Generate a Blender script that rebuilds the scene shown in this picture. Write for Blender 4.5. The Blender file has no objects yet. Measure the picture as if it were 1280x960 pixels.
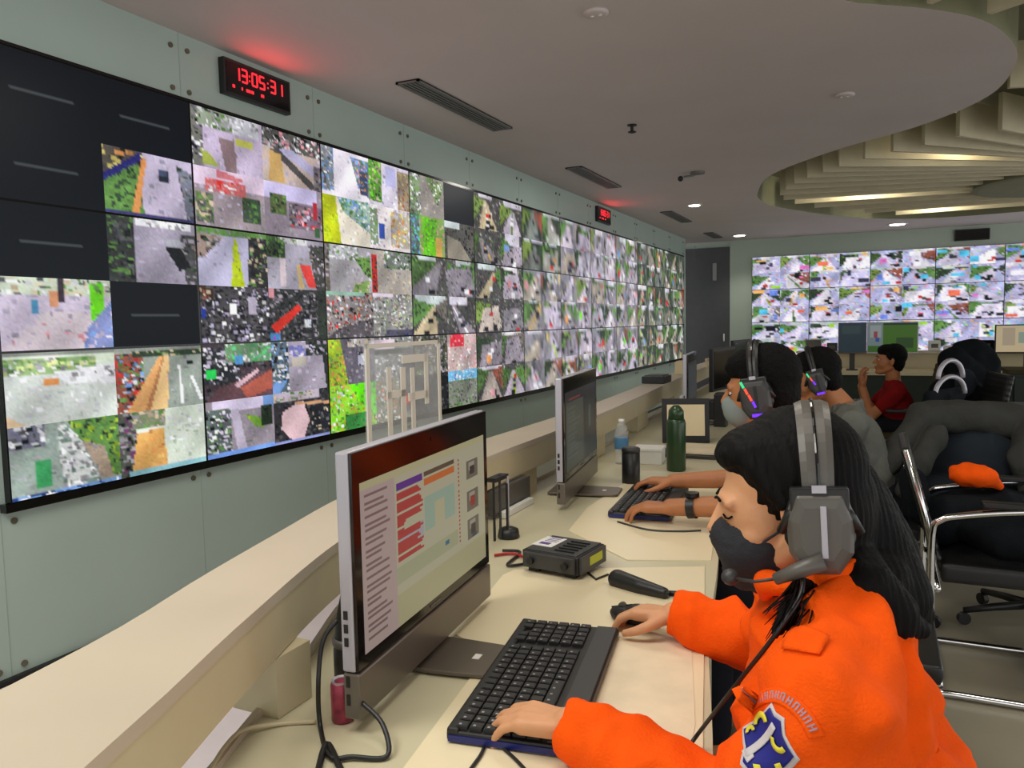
import bpy, bmesh, math, random
import numpy as np
from mathutils import Vector, Matrix, noise
from mathutils.geometry import tessellate_polygon
PI = math.pi
random.seed(7)
C = bpy.context.scene.collection
scene = bpy.context.scene

# ------------------------------------------------------------------ camera
FPX = 960.0
CAM = Vector((3.1, 0.0, 1.39))
_th, _p, _r = math.radians(25.3), math.radians(4.5), math.radians(1.15)
_F0 = Vector((-math.sin(_th), math.cos(_th), 0)); _R0 = Vector((math.cos(_th), math.sin(_th), 0)); _Z = Vector((0, 0, 1))
FW = _F0 * math.cos(_p) - _Z * math.sin(_p); _U0 = _Z * math.cos(_p) + _F0 * math.sin(_p)
RT = _R0 * math.cos(_r) - _U0 * math.sin(_r); UP = _U0 * math.cos(_r) + _R0 * math.sin(_r)
cam_data = bpy.data.cameras.new('camera'); cam = bpy.data.objects.new('camera', cam_data); C.objects.link(cam)
cam_data.sensor_width = 36; cam_data.lens = 36 * FPX / 1280; cam_data.clip_start = 0.02
cam.matrix_world = Matrix((RT, UP, -FW)).transposed().to_4x4()
cam.location = CAM
scene.camera = cam

def at(x, y, t):
    """world point seen at photo pixel (x, y), t metres deep"""
    return CAM + (FW + RT * ((x - 640) / FPX) - UP * ((y - 480) / FPX)) * t
def onz(x, y, z):
    d = at(x, y, 1) - CAM; return CAM + d * ((z - CAM.z) / d.z)

# ------------------------------------------------------------------ light and exposure
scene.view_settings.view_transform = 'Standard'; scene.view_settings.look = 'None'
scene.view_settings.exposure = 0.0; scene.view_settings.gamma = 1; scene.view_settings.use_curve_mapping = False
w = bpy.data.worlds.new('world'); scene.world = w; w.use_nodes = True
w.node_tree.nodes['Background'].inputs[0].default_value = (0.80, 0.80, 0.80, 1)
w.node_tree.nodes['Background'].inputs[1].default_value = 1.9
def area(name, loc, size, power, col=(1, .94, .85), rot=(0, 0, 0), sy=None, spread=180):
    l = bpy.data.lights.new(name, 'AREA'); l.energy = power; l.color = col; l.size = size
    if sy: l.shape = 'RECTANGLE'; l.size_y = sy
    l.spread = math.radians(spread)
    o = bpy.data.objects.new(name, l); o.location = loc; o.rotation_euler = rot; C.objects.link(o); return o
area('ceiling_lamp_front', (2.5, 0.9, 2.80), .9, 18)
area('wall_fill_side', (1.35, 0.1, 2.80), .9, 36, (1, .97, .9))  # unseen fill light added to brighten the left wall
area('ceiling_lamp_mid', (1.9, 2.9, 2.80), .5, 10, (1, .93, .8))
area('fill_light_far', (1.0, 7.0, 2.80), .4, 9, (1, .95, .86))  # added fill light; the ceiling has no fitting here
area('fin_fill_light', (3.9, 2.6, 3.15), .8, 16)  # extra unseen light added in the recess to brighten the near fins

# ------------------------------------------------------------------ materials
def lin(c):
    r = []
    for v in c[:3]:
        v = v / 255.0
        r.append(v / 12.92 if v <= .04045 else ((v + .055) / 1.055) ** 2.4)
    return r
def mat(name, col, rough=.6, metal=0., var=.0, scale=8., bump=0., bscale=60., spec=.5, emit=None, estr=0., coat=0., alpha=1., trans=0., stretch=None):
    m = bpy.data.materials.new(name); m.use_nodes = True
    nt = m.node_tree; b = nt.nodes['Principled BSDF']
    c = lin(col) + [1]
    b.inputs['Base Color'].default_value = c
    b.inputs['Roughness'].default_value = rough; b.inputs['Metallic'].default_value = metal
    b.inputs['Specular IOR Level'].default_value = spec
    b.inputs['Coat Weight'].default_value = coat
    b.inputs['Alpha'].default_value = alpha; b.inputs['Transmission Weight'].default_value = trans
    tc = nt.nodes.new('ShaderNodeTexCoord'); mp = nt.nodes.new('ShaderNodeMapping'); nt.links.new(tc.outputs['Object'], mp.inputs[0])
    if stretch: mp.inputs['Scale'].default_value = stretch
    n = nt.nodes.new('ShaderNodeTexNoise'); n.inputs['Scale'].default_value = scale; n.inputs['Detail'].default_value = 4
    nt.links.new(mp.outputs[0], n.inputs['Vector'])
    v = max(var, .03)
    r = nt.nodes.new('ShaderNodeValToRGB')
    r.color_ramp.elements[0].position = .3; r.color_ramp.elements[1].position = .7
    r.color_ramp.elements[0].color = [x * (1 - v) for x in c[:3]] + [1]
    r.color_ramp.elements[1].color = [min(1, x * (1 + v)) for x in c[:3]] + [1]
    nt.links.new(n.outputs[0], r.inputs[0]); nt.links.new(r.outputs[0], b.inputs['Base Color'])
    if bump:
        n2 = nt.nodes.new('ShaderNodeTexNoise'); n2.inputs['Scale'].default_value = bscale; n2.inputs['Detail'].default_value = 3
        nt.links.new(mp.outputs[0], n2.inputs['Vector'])
        bp = nt.nodes.new('ShaderNodeBump'); bp.inputs['Strength'].default_value = bump; bp.inputs['Distance'].default_value = .01
        nt.links.new(n2.outputs[0], bp.inputs['Height']); nt.links.new(bp.outputs[0], b.inputs['Normal'])
    if emit:
        b.inputs['Emission Color'].default_value = lin(emit) + [1]; b.inputs['Emission Strength'].default_value = estr
    return m
def screen_mat(name, strength=1.0, rough=.25, spec=.5):
    m = bpy.data.materials.new(name); m.use_nodes = True
    nt = m.node_tree; b = nt.nodes['Principled BSDF']
    b.inputs['Base Color'].default_value = (.008, .010, .014, 1); b.inputs['Roughness'].default_value = rough; b.inputs['Specular IOR Level'].default_value = spec
    a = nt.nodes.new('ShaderNodeAttribute'); a.attribute_name = 'Col'
    nt.links.new(a.outputs['Color'], b.inputs['Emission Color']); b.inputs['Emission Strength'].default_value = strength
    return m
M = dict(
    wall=mat('wall_panel_paint', (170, 188, 180), .38, var=.03, scale=2, spec=.4),
    wall_back=mat('back_wall_paint', (172, 186, 174), .5, var=.03, scale=2),
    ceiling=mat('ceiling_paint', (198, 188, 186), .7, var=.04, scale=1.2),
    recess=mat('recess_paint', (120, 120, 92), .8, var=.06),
    fin=mat('fin_paint', (196, 186, 156), .6, var=.05),
    floor=mat('floor_tile', (160, 154, 134), .28, var=.08, scale=3, spec=.5),
    palefloor=mat('pale_floor_strip', (228, 216, 220), .4, var=.03),
    door=mat('door_laminate', (74, 76, 80), .5, var=.06),
    desk=mat('desk_laminate', (196, 190, 160), .32, var=.04, scale=4),
    ledge=mat('ledge_laminate', (190, 178, 158), .4, var=.03, scale=4),
    fascia=mat('ledge_fascia', (196, 184, 150), .45, var=.03),
    pad=mat('desk_pad_vinyl', (228, 215, 180), .35, var=.02, scale=3),
    paper=mat('paper', (222, 208, 178), .6, var=.08, scale=14),
    black=mat('black_plastic', (22, 23, 24), .42, var=.1),
    blackg=mat('black_gloss', (10, 10, 12), .14, var=.05),
    bezel=mat('bezel_gloss', (16, 12, 12), .12, var=.05),
    dgrey=mat('dark_grey_plastic', (52, 52, 52), .45, var=.06),
    grey=mat('grey_plastic', (86, 83, 78), .4, var=.05),
    silver=mat('silver_plastic', (176, 174, 184), .35, metal=.35, var=.03),
    foot=mat('brushed_foot', (112, 104, 94), .4, metal=.55, var=.05),
    chin=mat('chin_metal', (112, 106, 98), .3, metal=.5, var=.05),
    chrome=mat('chrome', (215, 215, 215), .12, metal=1., var=.03),
    white=mat('white_plastic', (225, 225, 220), .4, var=.03),
    cream=mat('cream_card', (226, 208, 170), .6, var=.04),
    orange=mat('orange_cloth', (246, 88, 6), .85, var=.06, scale=30, bump=.25, bscale=240, spec=.15),
    skin=mat('skin_tan', (206, 152, 112), .5, var=.06, scale=20, bump=.05, bscale=150, spec=.35),
    skin2=mat('skin_brown', (176, 116, 76), .5, var=.06, scale=20, bump=.05, bscale=150, spec=.35),
    hair=mat('black_hair', (9, 8, 8), .65, spec=.14, var=.35, scale=60, bump=.4, bscale=90, stretch=(1, 1, .12)),
    hair2=mat('short_black_hair', (9, 9, 9), .7, spec=.15, var=.3, scale=120, bump=.8, bscale=220),
    mask=mat('mask_cloth', (34, 36, 42), .8, var=.08, scale=60, bump=.3, bscale=500),
    facemask=mat('grey_mask_cloth', (128, 138, 136), .8, var=.05),
    greycloth=mat('grey_cloth', (104, 106, 100), .9, var=.08, scale=30, bump=.3, bscale=200, spec=.1),
    jacket=mat('jacket_cloth', (62, 63, 60), .9, var=.1, scale=20, bump=.4, bscale=160, spec=.1),
    navy=mat('navy_lining', (20, 30, 40), .9, var=.1),
    darkcloth=mat('dark_cloth', (22, 26, 30), .9, var=.15, scale=20, bump=.4, bscale=160, spec=.1),
    red=mat('red_cloth', (128, 22, 24), .9, var=.08, spec=.1),
    olive=mat('olive_chair_cloth', (70, 62, 42), .9, var=.1, spec=.1),
    trouser=mat('trouser_cloth', (30, 32, 38), .9, var=.1, spec=.1),
    green=mat('green_bottle', (34, 62, 34), .3, var=.08),
    can=mat('pink_can', (150, 56, 76), .35, metal=.3, var=.35, scale=60),
    clear=mat('clear_plastic', (225, 230, 232), .12, alpha=.22, var=.02),
    frost=mat('frosted_strip', (206, 200, 188), .5, var=.03),
    blue=mat('blue_edge', (24, 34, 104), .35, var=.05),
    key=mat('key_plastic', (34, 35, 36), .5, var=.1),
    legend=mat('key_legend', (150, 150, 150), .6),
    vent=mat('vent_metal', (110, 110, 108), .5, var=.04),
    ventdark=mat('vent_dark', (46, 46, 46), .8),
    led=mat('red_led', (60, 0, 0), .5, emit=(255, 40, 52), estr=1.5),
    lamp=mat('lamp_glow', (255, 250, 235), .5, emit=(255, 250, 230), estr=9.),
    lampw=mat('lamp_glow_soft', (255, 250, 235), .5, emit=(255, 246, 226), estr=2.5),
    dotg=mat('led_green', (0, 60, 20), .5, emit=(60, 230, 150), estr=1.),
    dotr=mat('led_red', (60, 0, 0), .5, emit=(255, 90, 60), estr=1.),
    dotp=mat('led_violet', (30, 0, 60), .5, emit=(120, 50, 255), estr=1.2),
    seam=mat('panel_seam', (152, 168, 160), .6),
    screw=mat('screw_metal', (120, 116, 100), .35, metal=.7),
    gdesk=mat('green_cabinet', (22, 38, 26), .6, var=.1),
    badgeb=mat('badge_blue', (22, 28, 130), .7, var=.05), badgey=mat('badge_yellow', (225, 215, 60), .7), badgew=mat('badge_white', (200, 196, 200), .7), tape=mat('tape_thread', (176, 140, 150), .8),
    batt=mat('yellow_label', (170, 176, 40), .6), redwire=mat('red_wire', (170, 30, 40), .5),
    lab=mat('violet_print', (90, 70, 130), .6), trimg=mat('grey_panel', (150, 150, 150), .5),
    waterlab=mat('bottle_label', (70, 120, 160), .5), dim=mat('dim_line', (20, 20, 20), .5, emit=(110, 112, 112), estr=1.),
)
SCR = screen_mat('video_screen', .92, .35, .15); SCR2 = screen_mat('desk_screen', .42, .35)

# ------------------------------------------------------------------ helpers
ORG = {}
def setp(o, label=None, cat=None, group=None, kind=None):
    if label: o['label'] = label
    if cat: o['category'] = cat
    if group: o['group'] = group
    if kind: o['kind'] = kind
    return o
def thing(name, label, cat, loc=(0, 0, 0), rz=0., group=None, rot=None):
    o = bpy.data.objects.new(name, None); o.empty_display_size = .1; C.objects.link(o)
    R = Matrix.Rotation(rz, 4, 'Z') if rot is None else rot.to_4x4()
    m = Matrix.Translation(Vector(loc)) @ R
    o.matrix_world = m; ORG[o.name] = m
    return setp(o, label, cat, group)
class MB:
    def __init__(s): s.bm = bmesh.new(); s.mi = 0
    def box(s, c, d, R=None):
        m = Matrix.Translation(Vector(c)) @ (R.to_4x4() if R else Matrix()) @ Matrix.Diagonal((d[0], d[1], d[2], 1))
        r = bmesh.ops.create_cube(s.bm, size=1, matrix=m); s._m(r['verts']); return s
    def _m(s, vs):
        if s.mi:
            for f in {f for v in vs for f in v.link_faces}: f.material_index = s.mi
    def cyl(s, a, b, r, r2=None, n=16, caps=True):
        a = Vector(a); b = Vector(b); d = b - a; r2 = r if r2 is None else r2
        q = d.to_track_quat('Z', 'Y').to_matrix().to_4x4()
        k = bmesh.ops.create_cone(s.bm, cap_ends=caps, segments=n, radius1=r, radius2=r2, depth=d.length, matrix=Matrix.Translation((a + b) / 2) @ q)
        s._m(k['verts']); return s
    def ball(s, c, r, n=14):
        rr = r if hasattr(r, '__len__') else (r, r, r)
        k = bmesh.ops.create_uvsphere(s.bm, u_segments=n, v_segments=max(6, n * 2 // 3), radius=1, matrix=Matrix.Translation(Vector(c)) @ Matrix.Diagonal((*rr, 1)))
        s._m(k['verts']); return s
    def tube(s, pts, r, n=8, closed=False):
        pts = [Vector(p) for p in pts]; N = len(pts); rings = []; up = None
        for i, p in enumerate(pts):
            if closed: t = pts[(i + 1) % N] - pts[i - 1]
            else: t = pts[min(i + 1, N - 1)] - pts[max(i - 1, 0)]
            t.normalize()
            if up is None: up = t.orthogonal().normalized()
            up = (up - t * up.dot(t)).normalized(); w_ = t.cross(up)
            rad = r[i] if hasattr(r, '__len__') else r
            rings.append([s.bm.verts.new(p + (up * math.cos(a) + w_ * math.sin(a)) * rad) for a in [2 * PI * k / n for k in range(n)]])
        for i in range(N if closed else N - 1):
            A = rings[i]; B = rings[(i + 1) % N]
            for k in range(n):
                f = s.bm.faces.new((A[k], A[(k + 1) % n], B[(k + 1) % n], B[k])); f.material_index = s.mi
        if not closed:
            for A in (rings[0][::-1], rings[-1]):
                f = s.bm.faces.new(A); f.material_index = s.mi
        return s
    def prism(s, poly, z0, z1):
        P = [Vector((p[0], p[1], 0)) for p in poly]; n = len(P)
        lo = [s.bm.verts.new((p.x, p.y, z0)) for p in P]; hi = [s.bm.verts.new((p.x, p.y, z1)) for p in P]
        for t in tessellate_polygon([P]):
            for L in (lo, hi):
                try: f = s.bm.faces.new([L[i] for i in t]); f.material_index = s.mi
                except ValueError: pass
        for i in range(n):
            f = s.bm.faces.new((lo[i], lo[(i + 1) % n], hi[(i + 1) % n], hi[i])); f.material_index = s.mi
        return s
    def lathe(s, prof, c=(0, 0, 0), n=24):
        c = Vector(c); rings = []
        for r, z in prof:
            rings.append([s.bm.verts.new(c + Vector((r * math.cos(2 * PI * k / n), r * math.sin(2 * PI * k / n), z))) for k in range(n)])
        for A, B in zip(rings, rings[1:]):
            for k in range(n): s.bm.faces.new((A[k], A[(k + 1) % n], B[(k + 1) % n], B[k])).material_index = s.mi
        s.bm.faces.new(rings[0][::-1]); s.bm.faces.new(rings[-1]); return s
    def quad(s, *p):
        f = s.bm.faces.new([s.bm.verts.new(Vector(q)) for q in p]); f.material_index = s.mi; return s
    def build(s, name, m, parent=None, local=False, bevel=0., smooth=False, kind=None, label=None):
        bmesh.ops.recalc_face_normals(s.bm, faces=s.bm.faces)
        me = bpy.data.meshes.new(name); s.bm.to_mesh(me); s.bm.free()
        return link(me, name, m, parent, local, bevel, smooth, kind, label)
def link(me, name, m, parent=None, local=False, bevel=0., smooth=False, kind=None, label=None):
    for x in (m if isinstance(m, (list, tuple)) else [m]): me.materials.append(x)
    o = bpy.data.objects.new(name, me); C.objects.link(o)
    if parent is not None:
        o.parent = parent
        pm = ORG.get(parent.name, Matrix())
        if not local: me.transform(pm.inverted())
        ORG[o.name] = pm
    if smooth:
        for p in me.polygons: p.use_smooth = True
    if bevel:
        b = o.modifiers.new('bevel', 'BEVEL'); b.width = bevel; b.segments = 2; b.limit_method = 'ANGLE'; b.angle_limit = .6
    return setp(o, label, None, None, kind)
def struct(mb, name, m, **k):
    return mb.build(name, m, kind='structure', **k)
def copy_tree(o, parent=None):
    c = o.copy(); C.objects.link(c); c.parent = parent
    if parent is None: ORG[c.name] = ORG.get(o.name, Matrix())
    for ch in list(o.children): copy_tree(ch, c)
    return c
def _unit_sphere(n, m):
    V = [(0, 0, 1)]; F = []
    for j in range(1, m):
        for i in range(n):
            a = PI * j / m; t = 2 * PI * i / n; V.append((math.sin(a) * math.cos(t), math.sin(a) * math.sin(t), math.cos(a)))
    V.append((0, 0, -1)); L = len(V) - 1
    for i in range(n):
        F.append((0, 1 + i, 1 + (i + 1) % n)); F.append((L, 1 + (m - 2) * n + (i + 1) % n, 1 + (m - 2) * n + i))
        for j in range(m - 2):
            a = 1 + j * n + i; b = 1 + j * n + (i + 1) % n; F.append((a, a + n, b + n, b))
    return np.array(V), F
def _unit_cone(n):
    V = []; F = []
    for z in (0, 1):
        for i in range(n): V.append((math.cos(2 * PI * i / n), math.sin(2 * PI * i / n), z))
    for i in range(n): F.append((i, (i + 1) % n, n + (i + 1) % n, n + i))
    F.append(tuple(range(n))[::-1]); F.append(tuple(range(n, 2 * n)))
    return np.array(V), F
_SPH = _unit_sphere(24, 16); _CON = _unit_cone(22)
_CUB = (np.array([(x, y, z) for x in (-.5, .5) for y in (-.5, .5) for z in (-.5, .5)]), [(0, 1, 3, 2), (4, 6, 7, 5), (0, 4, 5, 1), (2, 3, 7, 6), (0, 2, 6, 4), (1, 5, 7, 3)])
class Blob:
    """overlapping closed volumes melted into one continuous surface"""
    def __init__(s): s.V = []; s.F = []; s.n = 0; s.M = Matrix()
    def p(s, v): return s.M @ Vector(v)
    def add(s, tpl, m):
        A = np.array(m); V = tpl[0] @ A[:3, :3].T + A[:3, 3]; s.V.append(V); s.F += [tuple(k + s.n for k in f) for f in tpl[1]]; s.n += len(V)
    def ball(s, c, r): s.add(_SPH, Matrix.Translation(s.p(c)) @ Matrix.Diagonal((r, r, r, 1))); return s
    def con(s, a, b, ra, rb, world=False):
        if not world: a = s.p(a); b = s.p(b)
        d = b - a
        if d.length < 1e-6: return s
        q = np.array(d.to_track_quat('Z', 'Y').to_matrix()); V = _CON[0].copy(); k = V[:, 2:3]
        V[:, :2] *= ra + (rb - ra) * k; V[:, 2] *= d.length; V = V @ q.T + np.array(a)
        s.V.append(V); s.F += [tuple(i + s.n for i in f) for f in _CON[1]]; s.n += len(V); return s
    def cap(s, a, b, ra, rb=None):
        rb = ra if rb is None else rb; s.con(a, b, ra, rb); s.ball(a, ra); s.ball(b, rb); return s
    def chain(s, pts, rs):
        for i in range(len(pts) - 1): s.cap(pts[i], pts[i + 1], rs[i], rs[i + 1])
        return s
    def ell(s, c, r, R=None): s.add(_SPH, s.M @ Matrix.Translation(Vector(c)) @ (R.to_4x4() if R else Matrix()) @ Matrix.Diagonal((*r, 1))); return s
    def box(s, c, d, R=None): s.add(_CUB, s.M @ Matrix.Translation(Vector(c)) @ (R.to_4x4() if R else Matrix()) @ Matrix.Diagonal((*d, 1))); return s
    def build(s, name, m, parent=None, voxel=.006, smooth=4, disp=None, cut=None, local=False, label=None):
        me = bpy.data.meshes.new('tmp'); me.from_pydata(np.concatenate(s.V).tolist(), [], s.F)
        o = bpy.data.objects.new('tmp', me); C.objects.link(o)
        r = o.modifiers.new('r', 'REMESH'); r.mode = 'VOXEL'; r.voxel_size = voxel; r.adaptivity = 0
        if smooth:
            sm = o.modifiers.new('s', 'SMOOTH'); sm.factor = .5; sm.iterations = smooth
        dg = bpy.context.evaluated_depsgraph_get()
        me2 = bpy.data.meshes.new_from_object(o.evaluated_get(dg)); bpy.data.objects.remove(o); me2.name = name
        if cut or disp:
            b2 = bmesh.new(); b2.from_mesh(me2)
            if cut:
                dead = [v for v in b2.verts if cut(v.co)]
                bmesh.ops.delete(b2, geom=dead, context='VERTS')
            if disp:
                b2.normal_update()
                mv = [(v, v.co + v.normal * disp(v.co)) for v in b2.verts]
                for v, c in mv: v.co = c
            b2.to_mesh(me2); b2.free()
        me2.materials.clear()
        return link(me2, name, m, parent, local, 0, True, None, label)
def folds(amp, sc, seed=0., st=(1, 1, 1)):
    def f(p):
        q = Vector((p.x * st[0], p.y * st[1], p.z * st[2])) * sc + Vector((seed, seed * 2, 0))
        n = noise.noise(q); m = noise.noise(q * 2.1 + Vector((3, 1, 7)))
        return amp * ((1 - abs(n) * 3) * .6 + m * .5)
    return f
def crom(P, k=8):
    P = [Vector((*p, 0)) if len(p) == 2 else Vector(p) for p in P]; out = []
    for i in range(len(P) - 1):
        a, b, c, d = P[max(i - 1, 0)], P[i], P[i + 1], P[min(i + 2, len(P) - 1)]
        for j in range(k):
            t = j / k; out.append(.5 * ((2 * b) + (c - a) * t + (2 * a - 5 * b + 4 * c - d) * t * t + (3 * b - a - 3 * c + d) * t ** 3))
    return out + [P[-1]]

# ------------------------------------------------------------------ the room
CEIL = 2.84
b = MB(); b.box((4, 6, -.05), (9.5, 20, .1)); struct(b, 'floor', M['floor'])
b = MB(); b.box((.86, 2.0, .003), (1.66, 6.0, .006)); struct(b, 'trim_90', M['palefloor'])
b = MB(); b.box((-.1, 4.985, 1.6), (.2, 17.97, 3.4)); wl = struct(b, 'wall_left', M['wall'])
for k in range(-3, 13):
    y = 2.82 + k * .995
    for z0, z1 in ((0, .70), (2.52, 2.84)):
        b = MB(); b.box((.0005, y, (z0 + z1) / 2), (.001, .004, z1 - z0)); b.build('panel_seam', M['seam'], wl)
    for dy in (-.05, .05):
        for z in (2.565, 2.765, .645, .057):
            b = MB(); b.cyl((0, y + dy, z), (.007, y + dy, z), .013, n=12); b.build('screw', M['screw'], wl)
b = MB(); b.box((.012, 4.9, .012), (.024, 18, .024)); struct(b, 'baseboard_left', M['black'])
b = MB(); b.box((4.9, 14.86, 1.6), (8.5, .2, 3.4)); b.box((.2, 14.90, 2.98), (1.3, .2, .6)); struct(b, 'wall_back', M['wall_back'])
b = MB(); b.box((-.5, 14.86, 1.6), (.6, .2, 3.4)); b.box((-.7, 14.4, 1.6), (.2, 1.1, 3.4)); struct(b, 'wall_alcove', M['door'])
b = MB(); b.box((.22, 14.80, 1.365), (.86, .06, 2.73)); dr = struct(b, 'door_1', M['door'])
b = MB(); b.box((.37, 14.76, 2.28), (.07, .02, .32)); b.build('door_glass_slot', M['trimg'], dr)
b = MB(); b.box((.55, 14.74, 1.05), (.03, .05, .14)); b.build('door_handle', M['chrome'], dr)

hole = crom([(3.0, 4.03), (3.306, 4.27), (3.56, 4.56), (3.74, 4.98), (3.82, 5.45), (3.76, 6.14), (3.391, 6.796), (2.75, 7.42), (2.13, 8.3), (1.87, 9.3),
             (1.81, 10.0), (1.96, 10.8), (2.75, 12.4), (3.69, 13.2), (4.97, 13.2), (7.2, 12.6), (7.9, 9.5), (7.9, 4), (7.2, 1.6), (5.2, .9), (3.4, 1.2), (2.5, 2.2), (2.45, 3.2), (3.0, 4.03)], 5)[:-1]
b = MB()
outer = [Vector((-1, -4, 0)), Vector((8.7, -4, 0)), Vector((8.7, 14.9, 0)), Vector((-1, 14.9, 0))]
hl = [Vector((p.x, p.y, 0)) for p in hole]
allv = outer + hl; vs = [b.bm.verts.new((p.x, p.y, CEIL)) for p in allv]
for t in tessellate_polygon([outer, hl]): b.bm.faces.new([vs[i] for i in t])
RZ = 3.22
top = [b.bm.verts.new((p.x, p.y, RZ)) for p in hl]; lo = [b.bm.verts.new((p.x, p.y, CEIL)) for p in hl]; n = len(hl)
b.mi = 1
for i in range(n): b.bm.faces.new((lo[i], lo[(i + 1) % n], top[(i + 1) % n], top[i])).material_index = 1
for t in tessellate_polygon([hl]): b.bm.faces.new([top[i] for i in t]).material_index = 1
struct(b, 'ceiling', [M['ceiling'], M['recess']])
# fins standing out of the recess, flush with the ceiling, fanning off the curved edge
fins = [((4.35, 7.15), (.50, .86), 1.9), ((3.975, 7.3), (.57, .82), 1.9), ((3.69, 7.377), (.60, .80), 1.9), ((3.452, 7.598), (.70, .71), 2.0), ((3.215, 7.743), (.77, .64), 2.2),
        ((2.987, 7.954), (.82, .57), 2.5), ((2.757, 8.24), (.86, .51), 2.7), ((2.6, 8.468), (.89, .46), 2.9), ((2.434, 8.70), (.92, .39), 3.1), ((2.28, 9.0), (.94, .33), 3.3),
        ((2.16, 9.35), (.96, .27), 3.5), ((2.06, 9.75), (.975, .22), 3.7), ((2.06, 10.15), (.985, .17), 3.8), ((2.15, 10.6), (.99, .12), 3.8), ((2.35, 11.1), (.995, .08), 3.7),
        ((2.62, 11.6), (1, .04), 3.5), ((2.95, 12.1), (1, .0), 3.2), ((3.35, 12.6), (1, -.03), 2.8)]
fn = 0
for (x, y), (dx, dy), L in fins:
    fn += 1; b = MB(); R = Matrix.Rotation(math.atan2(dy, dx), 3, 'Z'); d = Vector((dx, dy)).normalized()
    b.box((x + d.x * L / 2, y + d.y * L / 2, CEIL + .15), (L, .035, .29), R); struct(b, 'trim_%d' % fn, M['fin'])
for (x, y), a in [((2.98, 3.93), -62), ((3.12, 4.07), -52), ((3.31, 4.22), -44), ((3.58, 4.50), -34), ((3.80, 4.95), -18), ((3.90, 5.45), 0), ((3.86, 6.0), 18), ((4.2, 6.6), 40)]:
    fn += 1; b = MB(); R = Matrix.Rotation(math.radians(a), 3, 'Z'); L = 1.6
    b.box((x + math.cos(math.radians(a)) * L / 2, y + math.sin(math.radians(a)) * L / 2, CEIL + .15), (L, .035, .29), R); struct(b, 'trim_%d' % fn, M['fin'])
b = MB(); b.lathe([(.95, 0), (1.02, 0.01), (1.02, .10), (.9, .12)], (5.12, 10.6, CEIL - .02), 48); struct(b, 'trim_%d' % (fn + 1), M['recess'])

# ------------------------------------------------------------------ ceiling fittings
def vent(x, y, L, wd, label):
    t = thing('air_vent', label, 'air vent', (x, y, CEIL), group='linear ceiling vents')
    MB().box((0, 0, -.004), (wd, L, .006)).build('vent_backing', M['ventdark'], t, True)
    f = MB()
    for sx in (-1, 1): f.box((sx * (wd / 2 - .008), 0, -.008), (.016, L, .012))
    for sy in (-1, 1): f.box((0, sy * (L / 2 - .008), -.008), (wd, .016, .012))
    f.build('vent_frame', M['vent'], t, True)
    for k in range(5): MB().box((wd * (-.33 + k * .165), 0, -.009), (.009, L - .03, .01)).build('slat', M['vent'], t, True)
vent(.57, 4.63, 1.30, .16, 'grey linear ceiling vent nearest the camera, above the red wall clock side')
vent(.53, 7.50, 1.25, .16, 'grey linear ceiling vent, second along the video wall, short of the far clock')
vent(.56, 10.9, 1.25, .16, 'grey linear ceiling vent, third along the video wall, near the bright downlight')
vent(.56, 13.6, .9, .16, 'small grey ceiling vent farthest away, close to the dark door')
def downlight(x, y, r, m, label, power=0, spread=100):
    t = thing('downlight', label, 'ceiling light', (x, y, CEIL), group='round ceiling downlights')
    MB().lathe([(r * 1.25, 0), (r * 1.3, -.006), (r * 1.05, -.012), (r * .95, -.004)], n=24).build('trim_ring', M['white'], t, True, smooth=True)
    MB().lathe([(r * .95, -.006), (r * .9, -.016), (r * .3, -.020)], n=24).build('lamp_lens', m, t, True, smooth=True)
    if power:
        l = bpy.data.lights.new('downlight_lamp', 'SPOT'); l.energy = power; l.color = (1, .95, .85); l.spot_size = math.radians(spread); l.shadow_soft_size = .04; l.spot_blend = .6
        o = bpy.data.objects.new('downlight_lamp', l); o.location = (0, 0, -.04); C.objects.link(o); o.parent = t
downlight(1.015, 9.91, .075, M['lamp'], 'brightest round downlight in the flat ceiling by the video wall', 45, 120)
downlight(.95, 13.9, .10, M['lamp'], 'small lit downlight just in front of the dark door', 30, 120)
downlight(3.40, 13.75, .12, M['lamp'], 'lit downlight above the far video wall', 30, 120)
for q, lb in (((3.768, 8.46), 'recessed lamp glowing between the nearest ceiling fins'), ((3.0, 10.4), 'recessed lamp glowing among the middle ceiling fins'), ((3.86, 12.35), 'recessed lamp glowing among the farthest ceiling fins')):
    t = thing('recess_lamp', lb, 'ceiling light', (q[0], q[1], RZ - .02), group='lamps in the ceiling recess')
    MB().lathe([(.16, 0), (.17, -.02), (.12, -.035)], n=24).build('lamp_ring', M['white'], t, True, smooth=True)
    MB().lathe([(.12, -.03), (.10, -.04), (.03, -.045)], n=24).build('lamp_lens', M['lamp'], t, True, smooth=True)
    l = bpy.data.lights.new('recess_glow', 'POINT'); l.energy = 15; l.color = (1, .95, .82); l.shadow_soft_size = .1
    o = bpy.data.objects.new('recess_glow', l); o.location = (0, 0, -.15); C.objects.link(o); o.parent = t
t = thing('sprinkler_head', 'small black sprinkler head hanging from the flat ceiling', 'sprinkler', (1.45, 5.66, CEIL))
MB().lathe([(.035, 0), (.035, -.008), (.012, -.012), (.012, -.05)], n=16).build('sprinkler_stem', M['black'], t, True)
MB().lathe([(.03, -.05), (.033, -.055), (.01, -.062)], n=16).build('deflector', M['black'], t, True)
t = thing('ceiling_camera', 'small bracketed camera on the ceiling above the bright downlight', 'security camera', (1.50, 7.75, CEIL))
MB().cyl((0, 0, 0), (0, 0, -.02), .07, n=20).build('mount_plate', M['vent'], t, True)
MB().tube([(0, 0, -.02), (-.05, -.02, -.035), (-.13, -.03, -.04)], .010).build('bracket', M['vent'], t, True)
MB().ball((-.16, -.03, -.055), .028).build('camera_ball', M['black'], t, True, smooth=True)
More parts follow.
